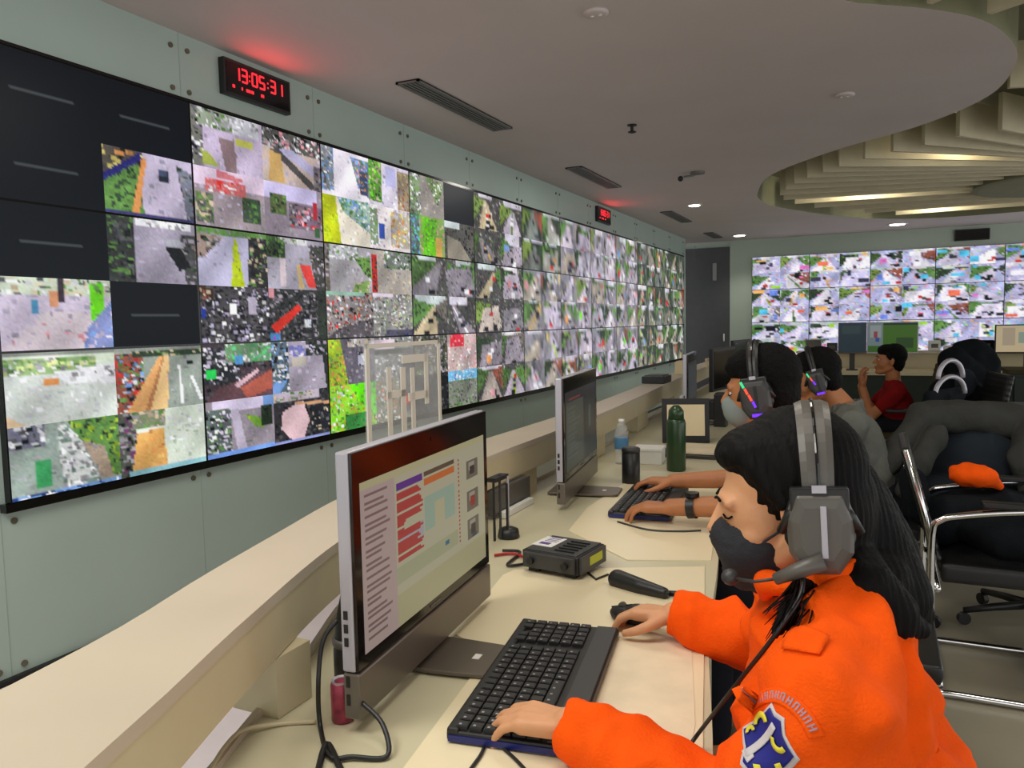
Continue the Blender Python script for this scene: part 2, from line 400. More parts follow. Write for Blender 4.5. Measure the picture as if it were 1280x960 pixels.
for (x, y), lb in (((1.894, 3.557), 'flush round ceiling detector at the top of the view'), ((2.9, 5.6), 'flush round ceiling detector on the curved ceiling tongue')):
    t = thing('ceiling_detector', lb, 'detector', (x, y, CEIL), group='flush ceiling detectors')
    MB().lathe([(.06, 0), (.06, -.010), (.045, -.016)], n=20).build('housing', M['ceiling'], t, True, smooth=True)
    for k in (-1, 1): MB().cyl((k * .02, 0, -.014), (k * .02, 0, -.020), .008, n=10).build('sensor_dot', M['white'], t, True)

# ------------------------------------------------------------------ camera feeds shown by the displays
LIL = (196, 184, 208); GRY = (150, 148, 150); DGR = (84, 84, 88); TAN = (196, 178, 150); WHT = (236, 236, 240); BLK = (22, 24, 26)
GRN = (96, 140, 70); DGN = (48, 66, 46); LIM = (176, 204, 30); BRG = (110, 220, 20); PNK = (220, 150, 160); RED = (216, 50, 44); BLU = (120, 160, 220); ORG_ = (222, 150, 84); BRN = (150, 84, 66)
def feed(w, h, seed, bg, pal, dens=.35, shapes=(), grain=5, soft=0, tall=False):
    """one street camera picture: ground tone, cluttered surroundings, then shapes (colour, [(u,v)...], clutter palette)"""
    rs = np.random.RandomState(seed)
    a = np.empty((h, w, 3)); a[:] = bg
    def clutter(mask, pal, dens):
        if not pal: return
        for _ in range(int(w * h * dens * .28)):
            x = rs.randint(w); y = rs.randint(h); dx = rs.randint(1, max(2, w // (9 if w < 40 else 11))); dy = rs.randint(1, max(2, h // (2 if tall else 7 if w < 40 else 9)))
            c = np.array(pal[rs.randint(len(pal))]) * rs.uniform(.8, 1.15)
            sub = mask[y:y + dy, x:x + dx]
            a[y:y + dy, x:x + dx][sub] = c
    clutter(np.ones((h, w), bool), pal, dens)
    U, V = np.meshgrid((np.arange(w) + .5) / w, (np.arange(h) + .5) / h)
    for sh in shapes:
        col, poly = sh[0], sh[1]; inside = np.zeros((h, w), bool); n = len(poly)
        for i in range(n):
            (x1, y1), (x2, y2) = poly[i], poly[(i + 1) % n]
            if y1 == y2: continue
            c = ((y1 > V) != (y2 > V)) & (U < (x2 - x1) * (V - y1) / (y2 - y1) + x1)
            inside ^= c
        a[inside] = col
        if len(sh) > 2: clutter(inside, sh[2], sh[3] if len(sh) > 3 else .3)
    for _ in range(soft):
        p = np.pad(a, ((1, 1), (1, 1), (0, 0)), 'edge'); a = (p[:-2, 1:-1] + p[2:, 1:-1] + p[1:-1, :-2] + p[1:-1, 2:] + 2 * p[1:-1, 1:-1]) / 6
    yy, xx = np.mgrid[0:h, 0:w]                                   # uneven exposure of the camera picture
    ph = rs.uniform(0, 6, 4); a *= (1 + .10 * np.sin(xx * 5. / w + ph[0]) * np.sin(yy * 4. / h + ph[1]) + .06 * np.sin(xx * 11. / w + yy * 7. / h + ph[2]))[..., None]
    a += rs.normal(0, grain, (h, w, 1)) + rs.normal(0, grain * .4, (h, w, 3))
    return np.clip(a, 4, 255)
def R_(x0, y0, x1, y1): return [(x0, y0), (x1, y0), (x1, y1), (x0, y1)]
def dark(w, h, line=True):
    a = np.empty((h, w, 3)); a[:] = (4, 9, 15)
    if line: a[int(h * .52), int(w * .22):int(w * .75)] = (70, 74, 76)
    return a
def generic(w, h, seed, mode='street'):
    """a made-up street picture: sky or trees on top, dark cluttered sides, a paler road with cars"""
    rs = np.random.RandomState(seed * 7 + 3); ch = lambda L: L[rs.randint(len(L))]
    if mode == 'bright':
        pal = [(236, 214, 240), (180, 180, 220), (250, 236, 250), (150, 130, 160), (250, 180, 120), (90, 90, 110), (120, 200, 230), (170, 220, 90), (240, 130, 120)]; road = [(206, 200, 240), (232, 224, 250), (214, 204, 236), (246, 240, 252)]
    elif mode == 'painted_sheen': pal = [(112, 108, 118), (140, 136, 146), (90, 92, 94), (168, 160, 176), (120, 130, 112), (150, 138, 128), (190, 176, 120)]; road = [(190, 180, 198), (172, 166, 180), (204, 192, 206), (186, 174, 160)]  # milky reflection on the glass, painted into these paler picture colours
    elif mode == 'far': pal = [(86, 96, 84), (60, 68, 60), (110, 116, 108), (130, 132, 122), (74, 110, 60), (96, 90, 86)]; road = [(150, 150, 142), (168, 160, 146), (132, 138, 132)]
    else: pal = [(52, 50, 50), (78, 76, 76), (34, 36, 36), (110, 104, 100), (60, 80, 48), (96, 120, 72), (140, 130, 124), (190, 180, 184)]; road = [(170, 160, 172), (148, 142, 150), (192, 178, 168), (126, 122, 124), (204, 186, 150)]
    sh = []; hy = rs.uniform(.12, .34); lean = rs.uniform(-.45, .45); vx = .5 + lean * .5 + rs.uniform(-.1, .1); c0 = .5 - lean * .7; half = rs.uniform(.22, .5)
    if rs.rand() < .6: sh.append((ch([(214, 208, 222), (196, 206, 206), (226, 220, 226)]), R_(rs.uniform(0, .4), 0, rs.uniform(.6, 1), hy * rs.uniform(.5, 1.)), pal, .2))
    if rs.rand() < .8: sh.append((ch([GRN, DGN, (76, 104, 56), (124, 150, 70)]), [(rs.uniform(-.1, .1), hy * .4), (vx, hy * .9), (vx - .05, hy * 1.3), (0, .8)], [DGN, GRN, (56, 62, 44)], .9))
    if rs.rand() < .5: sh.append((ch([GRN, DGN, BRN, (120, 112, 104)]), [(1, hy * .3), (vx, hy), (1, .75)], [DGN, pal[0], pal[3]], .9))
    rc = np.array(ch(road)) * rs.uniform(.85, 1.1)
    if rs.rand() < .72:
        sh.append((rc, [(vx - .05, hy), (vx + .06, hy), (c0 + half, 1.05), (c0 - half, 1.05)], [rc * .92, rc * 1.06], .5))
        if rs.rand() < .5: m_ = ch([(236, 232, 236), LIM, (90, 130, 50), (214, 170, 90)]); sh.append((m_, [(vx - .005, hy + .05), (vx + .015, hy + .05), (c0 + .05, 1.05), (c0 - .06, 1.05)]))
    else: sh.append((rc, [(rs.uniform(0, .3), hy + .1), (rs.uniform(.7, 1), hy), (1, .9), (.1, 1)], [rc * .9, rc * 1.08] + pal[:2], .6))
    for _ in range(rs.randint(2, 6)):
        v = rs.uniform(hy + .1, .9); u = vx + (c0 - vx) * (v - hy) / (1 - hy) + rs.uniform(-.8, .8) * half * (v - hy); d = .05 + .14 * v
        sh.append((ch([(30, 32, 36), (30, 32, 36), (236, 236, 240), (70, 72, 84), (200, 50, 44)]), R_(u, v, u + d, v + d * .9)))
    if mode == 'bright':
        for _ in range(2): x = rs.uniform(0, .8); y = rs.uniform(0, .8); sh.append((ch([(250, 120, 90), (90, 200, 240), (170, 230, 60), (60, 60, 84), (250, 190, 110), (110, 140, 230), (230, 120, 200), (250, 246, 255), (20, 20, 30)]), R_(x, y, x + rs.uniform(.1, .4), y + rs.uniform(.08, .3))))
    elif rs.rand() < .22: x = rs.uniform(.1, .8); y = rs.uniform(.3, .7); sh.append((ch([RED, ORG_, BLU, BRG, PNK]), R_(x, y, x + .16, y + .2)))
    return feed(w, h, seed, pal[1], pal, 1.1 if mode != 'bright' else .6, sh, 7, 0, mode in ('painted_sheen', 'far'))
def near(col, row):
    W, H = 52, 32; s = col * 40 + row * 7 + 1
    F = lambda *a, **k: feed(W, H, s + k.pop('k', 0), *a, **k)
    mess = [DGR, GRY, BLK, (176, 166, 180), (120, 104, 100), DGN]
    if (col, row) == (0, 0):
        return [dark(W, H), dark(W, H), dark(W, H, 1),
                F(LIL, [LIL, (180, 176, 200)], .1, [((92, 84, 76), R_(0, 0, .42, .5), [ORG_, DGR, (240, 220, 120), BLK], .8), (GRN, [(0, .45), (.38, .2), (.42, 1), (0, 1)], [DGN, GRN], .5), ((40, 40, 120), [(0, .42), (.4, .02), (.42, .12), (0, .55)]),
                   (ORG_, [(.42, .1), (.47, .1), (.36, .95), (.28, .95)]), ((120, 124, 140), [(.8, .1), (1, .2), (1, 1), (.92, 1)], mess, .5), ((40, 46, 60), R_(.6, .22, .72, .42)), ((70, 84, 110), R_(.60, .22, .70, .3)), ((60, 60, 110), R_(0, .93, 1, 1))])]
    if (col, row) == (0, 1):
        return [dark(W, H), F((160, 152, 170), [(170, 160, 180)], .1, [((52, 56, 52), R_(0, 0, .28, 1), [BLK, DGR, GRN], .7), (WHT, R_(.3, 0, .95, .14), [WHT, GRY], .4), ((70, 70, 70), [(.8, .2), (1, .2), (1, 1), (.86, 1)], mess, .6), (BLK, [(.62, .4), (.78, .35), (.92, .7), (.78, .78)]), ((170, 170, 180), [(.62, .3), (.8, .28), (.86, .42), (.66, .4)])]),
                F((206, 194, 214), [LIL, (190, 180, 200)], .2, [((200, 210, 190), R_(0, 0, 1, .25), [GRN, WHT, TAN, DGR], .6), ((214, 200, 208), [(.4, .45), (.85, .5), (.7, 1), (0, 1)], [PNK, LIL], .15), (BRG, R_(.78, .06, .92, .6), [GRN, BRG], .3), ((60, 50, 60), R_(.5, 0, .56, .35)), ((214, 150, 110), R_(.43, .2, .5, .4)), ((80, 150, 190), R_(.26, .32, .33, .5)), ((130, 140, 190), [(.75, .7), (1, .3), (1, 1), (.7, 1)], [LIL, BLU], .4)], k=5),
                dark(W, H)]
    if (col, row) == (0, 2):
        hd = ((140, 146, 138), R_(0, 0, 1, .07))
        return [F((206, 212, 206), [(196, 204, 198), WHT], .2, [((224, 236, 214), R_(0, .05, 1, .3)), ((150, 180, 120), R_(0, .1, .8, .3), [GRN, WHT, GRY, (210, 220, 150)], .9), (WHT, [(.45, .3), (1, .2), (1, .5), (.5, .45)], [GRY, WHT], .3), (ORG_, R_(.32, .38, .46, .46)), ((228, 200, 160), [(0, .82), (.18, 1), (0, 1)]), hd]),
                F((150, 160, 150), [GRY, (160, 170, 160)], .1, [(BRN, R_(0, .1, .3, 1), [DGR, BLK, RED, BLU, GRN, WHT], 1.), ((236, 176, 110), [(.5, .12), (.56, .12), (.3, 1), (.1, 1)]), ((240, 200, 140), [(.53, .12), (.6, .12), (.56, 1), (.33, 1)]), ((190, 130, 84), [(.54, .12), (.555, .12), (.36, 1), (.3, 1)]), (DGN, R_(.2, .07, 1, .16), [GRN, DGN, TAN], .6), (WHT, [(.7, .3), (.72, .3), (.76, .95), (.72, .95)]), (WHT, [(.84, .5), (.87, .5), (1, .9), (.95, .9)]), (BLK, R_(.8, .25, .88, .3)), hd]),
                F((150, 164, 156), [GRY, (160, 176, 166)], .3, [((120, 120, 140), R_(0, 0, .3, .3), [DGR, BLK, WHT], .8), ((60, 150, 90), R_(.22, .5, .34, .88)), ((206, 210, 206), [(.42, .05), (.55, .05), (.8, .95), (.44, .95)], [WHT, GRY, (120, 140, 130)], 1.2), (GRN, [(.5, 0), (1, 0), (1, .9), (.85, .9)], [GRN, (150, 180, 50), DGN], .8), ((170, 150, 130), [(.62, .3), (.84, .45), (.92, .9), (.8, .9)], [TAN, GRY], .4), (BLU, R_(0, .93, 1, 1), [WHT, BLU, (40, 60, 120)], .9)]),
                F((216, 226, 210), [WHT, (206, 220, 200)], .2, [((80, 84, 76), R_(0, 0, .2, 1), [BLK, (110, 60, 100), GRY], .8), ((224, 170, 96), [(.2, .35), (.5, .3), (.52, 1), (.12, 1)], [ORG_, (240, 190, 110)], .3), ((120, 130, 100), R_(.15, .0, .52, .28), [GRN, GRY, TAN], .8), ((140, 190, 200), R_(.1, .92, 1, 1))])]
    if (col, row) == (1, 0):
        return [F((196, 180, 206), [LIL, (186, 170, 190)], .12, [((120, 120, 110), R_(0, 0, .16, 1), [DGR, BLK, WHT, (130, 120, 140)], .9), ((150, 160, 140), R_(.1, 0, .9, .3), [GRN, WHT, GRY, DGN, LIL], .9), ((206, 206, 214), R_(.55, .0, .95, .3), [WHT, GRY], .4), ((206, 206, 96), R_(.6, .38, .85, .5)), ((140, 116, 120), [(.36, .45), (.58, .42), (.6, 1), (.45, 1)]), ((170, 180, 80), [(.12, .7), (.25, .75), (.36, .95), (.14, .95)])]),
                F((196, 176, 166), [LIL], .1, [((90, 88, 84), R_(0, 0, 1, .34), [DGR, GRY, BLK, WHT, PNK], 1.), ((186, 180, 214), [(.2, .35), (.5, .3), (1, .6), (1, .8)]), ((80, 76, 76), [(.12, .38), (.26, .34), (.9, .9), (.82, 1)]), ((196, 160, 100), [(.12, .4), (.3, .45), (.36, .98), (.1, .98)]), ((120, 110, 120), R_(.86, .5, 1, 1), mess, .6)]),
                F((160, 146, 152), [GRY, LIL], .2, [((226, 204, 226), R_(0, 0, 1, .3)), ((216, 110, 110), R_(.16, .18, .72, .42), [PNK, RED, WHT, (226, 130, 130)], .8), ((214, 120, 130), [(.3, 0), (.7, .12), (.6, .18), (.3, .14)]), ((110, 120, 90), R_(.02, .45, .25, .95), [GRN, DGR, TAN], .9), ((60, 84, 56), R_(.66, .4, .92, .85), [DGN, GRN, DGR], .7)]),
                F((150, 136, 150), [GRY], .2, [((210, 200, 240), R_(0, 0, .9, .3)), ((90, 100, 60), R_(.1, .22, .36, .6), [DGN, GRN], .7), ((120, 100, 120), R_(.4, .35, 1, .8), mess + [PNK, RED], .9), ((170, 40, 50), R_(.82, .25, .9, .6)), ((60, 100, 60), R_(.84, .75, .94, .95))])]
    if (col, row) == (1, 1):
        return [F((190, 186, 214), [LIL], .1, [((150, 130, 120), [(0, .1), (.4, .1), (.1, .5), (0, .55)], mess, .6), (GRN, R_(0, .0, 1, .13), [GRN, GRY], .7), ((44, 42, 42), [(.72, .1), (1, .1), (1, 1), (.68, 1)], [BLK, DGR, GRN, TAN], .5), ((180, 200, 20), [(.5, .15), (.54, .15), (.64, 1), (.44, 1)], [(150, 150, 60), (190, 210, 20)], .2)]),
                F((166, 160, 176), [GRY], .15, [((56, 76, 44), R_(0, 0, .3, .4), [DGN, GRN, BLK], .7), ((200, 200, 200), R_(.2, 0, .7, .14), [WHT, GRN, GRY], .6), ((70, 70, 66), [(.7, .1), (1, .1), (1, 1), (.84, 1)], mess, .6), ((230, 70, 62), [(.54, .5), (.74, .5), (.84, .95), (.7, .95)]), ((206, 190, 196), R_(.22, .4, .3, .95)), ((204, 176, 120), [(.5, .5), (.55, .5), (.62, .98), (.52, .98)])]),
                F((70, 66, 70), [BLK, DGR, (170, 160, 190), WHT, (100, 96, 100), BLK, BLK], 1., [((190, 180, 200), R_(.68, .2, .78, .5)), (WHT, R_(.4, .3, .5, .5)), ((60, 40, 30), R_(0, 0, .2, .25), [BRN, TAN, DGR], .7), ((30, 60, 170), R_(.02, .4, .07, .55))]),
                F((50, 52, 52), [BLK, DGR, (110, 104, 110), BLK, (150, 140, 150)], .9, [((214, 50, 34), [(.02, .72), (.5, .3), (.56, .38), (.12, .86)]), ((60, 130, 180), R_(0, .85, .18, 1), [(140, 60, 170), BLU], .6), (PNK, R_(0, .0, .1, .2)), (WHT, R_(.6, .6, .72, .75), [WHT, BLU, GRY], .6), ((50, 56, 50), R_(.84, 0, 1, 1), [DGN, BLK], .5)])]
    if (col, row) == (1, 2):
        return [F((70, 56, 62), [BLK, DGR], .4, [((44, 46, 50), R_(0, .05, .5, .7), [BLK, WHT, DGR, LIL], .8), ((110, 150, 110), R_(.3, .0, 1, .35), [GRN, WHT, (90, 190, 120), GRY], .9), ((40, 220, 90), R_(.04, .45, .18, .58)), ((90, 160, 220), R_(.44, .22, .56, .36)), ((100, 70, 76), [(.2, .75), (1, .5), (1, 1), (0, 1)]), ((176, 92, 76), [(.5, .8), (1, .5), (1, .85), (.6, 1)]), ((206, 170, 180), [(.42, .72), (.76, .48), (.8, .52), (.46, .8)])]),
                F((166, 156, 172), [LIL, GRY], .2, [((90, 110, 120), R_(0, 0, .28, 1), [DGR, BLU, WHT, BLK], .9), ((110, 110, 180), R_(.3, .1, .6, .3), [LIL, GRY], .5), ((60, 66, 60), R_(.6, 0, 1, .3), [DGN, BLK, LIL], .8), ((180, 172, 160), R_(.35, .32, .6, .5)), ((40, 44, 42), [(.9, .3), (1, .3), (1, 1), (.96, 1)]), (BLU, [(0, .8), (.25, .75), (.1, 1), (0, 1)])]),
                F((150, 140, 150), [GRY], .15, [((216, 204, 230), R_(.1, 0, 1, .22)), ((120, 160, 220), R_(.82, 0, 1, .22)), ((90, 104, 100), R_(0, .15, .34, .9), [BLK, DGR, WHT, GRN, LIL], 1.1), ((190, 180, 200), [(.34, .2), (.46, .2), (.56, .9), (.42, .9)]), ((120, 170, 60), [(.55, .3), (.8, .4), (.84, .6), (.7, .55)], [GRN, LIM], .4), ((36, 50, 32), R_(.78, .2, .96, .55), [DGN, BLK], .5), ((120, 160, 236), R_(0, .92, 1, 1))]),
                F((50, 48, 52), [BLK, DGR], .4, [((190, 176, 190), R_(0, .0, .8, .2), [GRN, TAN, GRY], .8), ((236, 200, 206), [(.15, .38), (.5, .2), (.62, .6), (.5, .95), (.3, .95), (.12, .7)]), ((210, 160, 120), [(.35, .22), (1, .28), (1, .34), (.4, .28)]), ((150, 160, 220), [(0, .93), (1, .93), (1, 1), (0, 1)]), ((36, 38, 44), R_(.66, .35, 1, .85), [BLK, DGR, TAN], .4)])]
    if (col, row) == (2, 0):
        return [F((240, 232, 244), [WHT], .1, [((130, 140, 150), R_(0, 0, .25, .9), [GRY, WHT, BLU, DGR], 1.), ((110, 120, 150), [(.6, .1), (1, .1), (1, .9), (.75, .7)], [BLU, GRY, GRN, PNK], .8), ((60, 70, 100), R_(.78, .35, .96, .85), [(230, 150, 60), DGR, BLU], .4)]),
                F((226, 218, 236), [WHT, LIL], .2, [((90, 150, 50), R_(0, 0, .3, .9), [GRN, DGN, TAN, BRG], .8), ((196, 196, 240), R_(.4, .05, .65, .5)), ((160, 144, 110), R_(.7, .1, 1, 1), [TAN, GRY, BRN], .8)]),
                F((244, 234, 216), [WHT, (240, 226, 200)], .2, [((150, 180, 160), [(.3, 0), (1, 0), (1, .7), (.4, .3)], [GRN, WHT, (90, 140, 130), BLU], .9), ((196, 206, 20), [(0, 0), (.26, 0), (.36, 1), (0, 1)], [LIM, (206, 216, 30)], .5)]),
                F((236, 226, 226), [WHT, LIL], .3, [((190, 180, 150), R_(.5, .1, 1, .9), [ORG_, WHT, (240, 220, 120), LIL], .8), ((50, 80, 170), R_(.22, .4, .34, .75)), ((130, 150, 120), R_(0, .1, .2, .9), [GRN, GRY, WHT], .8)])]
    if (col, row) == (2, 1):
        return [F((168, 164, 168), [GRY, LIL], .15, [((110, 100, 90), R_(0, 0, .1, 1), mess, .6), ((190, 190, 196), R_(.1, 0, .7, .3), [GRY, WHT, GRN], .9), ((110, 150, 70), [(.6, .25), (.95, .2), (1, .7), (.85, .6)], [GRN, DGN], .7), ((130, 160, 90), [(.6, .8), (.95, .7), (.9, 1), (.55, 1)], [GRN, TAN], .5)]),
                F((176, 168, 160), [GRY, TAN], .3, [((120, 130, 120), R_(.3, 0, 1, .4), [GRN, WHT, DGN, GRY], .9), ((196, 44, 40), R_(0, .12, .13, .98), [RED, DGN, (150, 50, 46), BLK], .9)]),
                F((140, 132, 130), [DGR, GRY, TAN, WHT, BLK, RED, BRN, (170, 160, 170)], 1., [((150, 190, 170), R_(0, 0, .8, .1)), ((90, 84, 90), [(.2, .8), (1, .55), (1, 1), (0, 1)], mess, .5)]),
                F((146, 144, 140), [DGR, GRY, TAN, WHT, (150, 180, 130), (170, 160, 170)], .9, [((226, 210, 226), R_(0, 0, .5, .1)), ((84, 82, 104), R_(.3, .85, 1, 1), [DGR, (40, 50, 110)], .5)])]
    if (col, row) == (2, 2):
        return [F((104, 98, 112), [DGR, GRY], .2, [((160, 190, 50), [(0, 0), (.25, 0), (.4, 1), (0, 1)], [LIM, GRN, ORG_], .7), ((190, 180, 180), R_(.4, 0, 1, .2), [TAN, WHT, DGR], .9), ((190, 190, 210), R_(.62, .3, .8, .6), [WHT, BLK], .6)]),
                F((130, 130, 128), [GRY, WHT, DGR], .6, [((230, 206, 220), R_(0, .05, .5, .28)), ((40, 56, 46), R_(0, .28, .9, .4), [DGN, BLK], .6), ((90, 86, 90), R_(.7, .3, 1, 1))]),
                F((150, 220, 60), [BRG, LIM, WHT, GRN, ORG_], .8, [((100, 230, 10), [(.4, 0), (1, 0), (1, .8), (.6, .4)], [BRG, GRN, (130, 240, 40)], .5), ((60, 150, 70), R_(.3, .65, .8, 1), [GRN, DGN], .6)]),
                F((130, 130, 110), [GRY, GRN, WHT, DGR, (220, 120, 90)], .8, [((84, 80, 84), R_(.6, 0, 1, .8)), (RED, R_(.75, .45, .85, .65))])]
    if (col, row) == (3, 0):
        return [F((150, 142, 138), [GRY, TAN], .2, [((130, 150, 110), R_(0, 0, .3, 1), [GRN, DGR, WHT, GRY], .9), ((120, 150, 80), [(.45, 0), (1, .1), (.8, .7)], [GRN, WHT, DGN], .6)]), dark(W, H, 0) + 22,
                F((130, 170, 80), [GRY, TAN, PNK], .4, [((90, 110, 120), R_(0, 0, .25, 1), [BLU, DGR, GRN, (80, 200, 160)], .9), ((110, 200, 30), R_(.35, .05, .75, 1), [BRG, GRN], .6), ((214, 170, 90), R_(.72, .5, .9, 1))]),
                F((90, 88, 82), [DGR, BLK], .5, [((206, 216, 216), R_(0, 0, .5, .2)), ((150, 142, 128), [(.1, .4), (.5, .5), (.9, 1), (.1, 1)])])]
    if (col, row) == (3, 2):
        return [F((80, 76, 66), mess + [TAN, GRN], .9, []), F((200, 176, 176), [PNK, WHT, TAN], .4, [((226, 50, 70), R_(.1, .0, .55, .35), [RED, PNK], .4)]),
                F((30, 32, 34), [BLK, DGR], .4, []), F((130, 134, 120), [GRY, DGR, GRN], .6, [((110, 190, 230), R_(0, 0, 1, .28), [BLU, WHT], .5)])]
    return None
def screen_mesh(quads, w_, h_, gap=.0):
    """four pictures in a 2 x 2 grid; x right, y up, centre 0"""
    V = []; F = []; K = []
    for q, a in enumerate(quads):
        h, w = a.shape[:2]; ox = -w_ / 2 + (q % 2) * w_ / 2; oy = h_ / 2 - (q // 2) * h_ / 2
        xs = ox + np.linspace(0, w_ / 2, w); ys = oy - np.linspace(0, h_ / 2, h); base = len(V)
        for y in ys:
            for x in xs: V.append((x, y, 0))
        K.append(a.reshape(-1, 3))
        for j in range(h - 1):
            for i in range(w - 1):
                k = base + j * w + i; F.append((k, k + w, k + w + 1, k + 1))
    return mesh_col(V, F, np.concatenate(K))
def mesh_col(V, F, K):
    me = bpy.data.meshes.new('screen'); me.from_pydata(V, [], F)
    at_ = me.attributes.new('Col', 'FLOAT_COLOR', 'POINT')
    c = np.clip(K / 255., 0, 1); c = np.where(c <= .04045, c / 12.92, ((c + .055) / 1.055) ** 2.4)
    at_.data.foreach_set('color', np.concatenate([c, np.ones((len(c), 1))], 1).astype(np.float32).ravel())
    return me
def video_panel(rot, loc, w_, h_, quads, label, group):
    t = thing('display_panel', label, 'display panel', loc, group=group, rot=rot)
    MB().box((0, 0, -.002), (w_ - .001, h_ - .001, .036)).build('bezel', M['blackg'], t, True)
    o = link(screen_mesh(quads, w_ - .012, h_ - .010), 'screen', SCR, t, True)
    o.location = (0, 0, .0175); return t
rows = ['top', 'middle', 'bottom']
ZT, ZB, PW = 2.505, .722, .985; PH = (ZT - ZB) / 3
rotL = Matrix(((0, 0, 1), (1, 0, 0), (0, 1, 0)))          # panel x -> +Y, y -> +Z, normal -> +X
what = {(0, 0): 'blank except bottom right', (0, 1): 'blank top left and bottom right quarters', (0, 2): 'bright roads, orange lane',
        (1, 0): 'lilac road and pink building', (1, 1): 'yellow-green median and crowds', (1, 2): 'brown ramp and pinkish white road',
        (2, 0): 'overbright roads, lime edge', (2, 1): 'red verge over a market', (2, 2): 'green verge, partly behind clear sign', (3, 0): 'one blank and one green quarter', (3, 2): 'red and blue awning'}
orden = ['first', 'second', 'third', 'fourth', 'fifth', 'sixth', 'seventh', 'eighth', 'ninth', 'tenth', 'eleventh', 'twelfth']
for c in range(12):
    for r in range(3):
        q = near(c, r)
        if q is None:
            mode = 'street' if c < 5 else ('painted_sheen' if c < 9 else 'far')
            if (c, r) in ((5, 0), (9, 1)): mode = 'far'
            n = 26 if c < 5 else 12
            q = [generic(n, n * 2 // 3, c * 100 + r * 10 + k, mode) for k in range(4)]
            txt = ('street camera pictures', 'lilac street pictures with painted reflection', 'muted green street pictures')[('street', 'painted_sheen', 'far').index(mode)]
        else: txt = what[(c, r)]
        video_panel(rotL, (.022, 1.845 + PW * (c + .5), ZT - PH * (r + .5)), PW, PH, q,
                    'side wall panel, %s row, %s from the left, %s' % (rows[r], orden[c], txt), 'panels of the side video wall')
t = thing('video_wall_frame', 'black frame edge around the long side video wall', 'frame', (0, 7.755, ZB))
fr = MB(); y0 = 1.845; y1 = 1.845 + 12 * PW
fr.box((.02, (y0 + y1) / 2, ZB - .018), (.04, y1 - y0 + .04, .034)); fr.box((.02, (y0 + y1) / 2, ZT + .008), (.04, y1 - y0 + .04, .014)); fr.box((.02, y1 + .01, (ZT + ZB) / 2), (.04, .018, ZT - ZB))
fr.build('frame_rail', M['blackg'], t)
rotB = Matrix(((1, 0, 0), (0, 0, -1), (0, 1, 0)))          # faces -Y
for c in range(7):
    for r in range(3):
        rs = np.random.RandomState(c * 5 + r)
        q = [generic(18, 13, 5000 + c * 100 + r * 10 + k, 'bright') for k in range(4)]
        video_panel(rotB, (1.05 + .985 * (c + .5), 14.736, 2.508 - PH * (r + .5)), .985, PH, q,
                    'bright panel of the far video wall, %s row, %s from the dark door' % (rows[r], orden[c]), 'panels of the far video wall')

# ------------------------------------------------------------------ clocks
SEG = {'0': 'abcdef', '1': 'bc', '3': 'abgcd', '5': 'afgcd', '2': 'abged', '4': 'fgbc', '7': 'abc'}
def clock(rot, loc, label, lit=True, digits='130531'):
    t = thing('digital_clock', label, 'clock', loc, rot=rot)
    MB().box((0, 0, .02), (.50, .185, .04)).build('case', M['black'], t, True, bevel=.004)
    MB().box((0, 0, .0405), (.47, .155, .003)).build('face', M['blackg'], t, True)
    if not lit: return t
    h = .032; dw = .036
    for i, ch in enumerate(digits):
        x = [-.165, -.11, -.035, .020, .105, .16][i]; y = .025; b = MB()
        S = dict(a=(0, h, dw, .010), d=(0, -h, dw, .010), g=(0, 0, dw, .010), b=(dw / 2, h / 2, .010, h), c=(dw / 2, -h / 2, .010, h), f=(-dw / 2, h / 2, .010, h), e=(-dw / 2, -h / 2, .010, h))
        for s in SEG[ch]: cx, cy, sx, sy = S[s]; b.box((x + cx, y + cy, .043), (sx, sy, .003))
        b.build('digit', M['led'], t, True)
    b = MB()
    for x in (-.073, .065):
        for y in (.035, .010): b.box((x, y, .043), (.008, .008, .003))
    b.build('colon', M['led'], t, True)
    b = MB()
    for x, wd in ((-.19, .016), (-.13, .008), (-.085, .03), (-.055, .018), (.02, .022)): b.box((x, -.045, .043), (wd, .016, .003))
    b.build('small_digits', M['led'], t, True)
    return t
clock(rotL, (0, 3.32, 2.705), 'red LED clock reading 13:05 31 above the near video wall')
clock(rotL, (0, 9.27, 2.705), 'small distant red LED clock above the far end of the side video wall')
clock(rotB, (4.52, 14.76, 2.69), 'black clock with no lit digits above the far video wall', lit=False)
for y in (3.32, 9.27):
    pass

# ------------------------------------------------------------------ curved console desk
DZ = .74
Lf = crom([(2.95, -.9), (2.72, -.3), (2.52, .15), (2.392, .479), (2.338, .625), (2.25, .85), (2.12, 1.237), (2.0, 1.80), (1.955, 2.3), (1.945, 2.84), (1.92, 3.66), (1.80, 5.4), (1.70, 7), (1.66, 9), (1.62, 12.5)])
Lb = crom([(2.6, -.9), (2.36, -.3), (2.2, .2), (2.14, .55), (2.10, .75), (2.034, .956), (1.953, 1.248), (1.872, 1.557), (1.80, 2.0), (1.77, 2.5), (1.77, 3.25), (1.73, 4.2), (1.58, 6.4), (1.5, 9), (1.45, 12.5)])
Db = crom([(2.75, -.9), (2.5, -.3), (2.34, .25), (2.25, .7), (2.175, .912), (2.10, 1.13), (1.95, 1.5), (1.86, 2.0), (1.84, 2.6), (1.83, 3.4), (1.8, 4.2), (1.66, 6.4), (1.56, 9), (1.5, 12.5)])
Df = crom([(3.7, -.9), (3.3, -.1), (3.08, .5), (2.95, .85), (2.875, 1.2), (2.80, 1.565), (2.73, 2.05), (2.64, 2.6), (2.55, 3.31), (2.46, 4.5), (2.38, 6), (2.32, 8), (2.28, 12.5)])
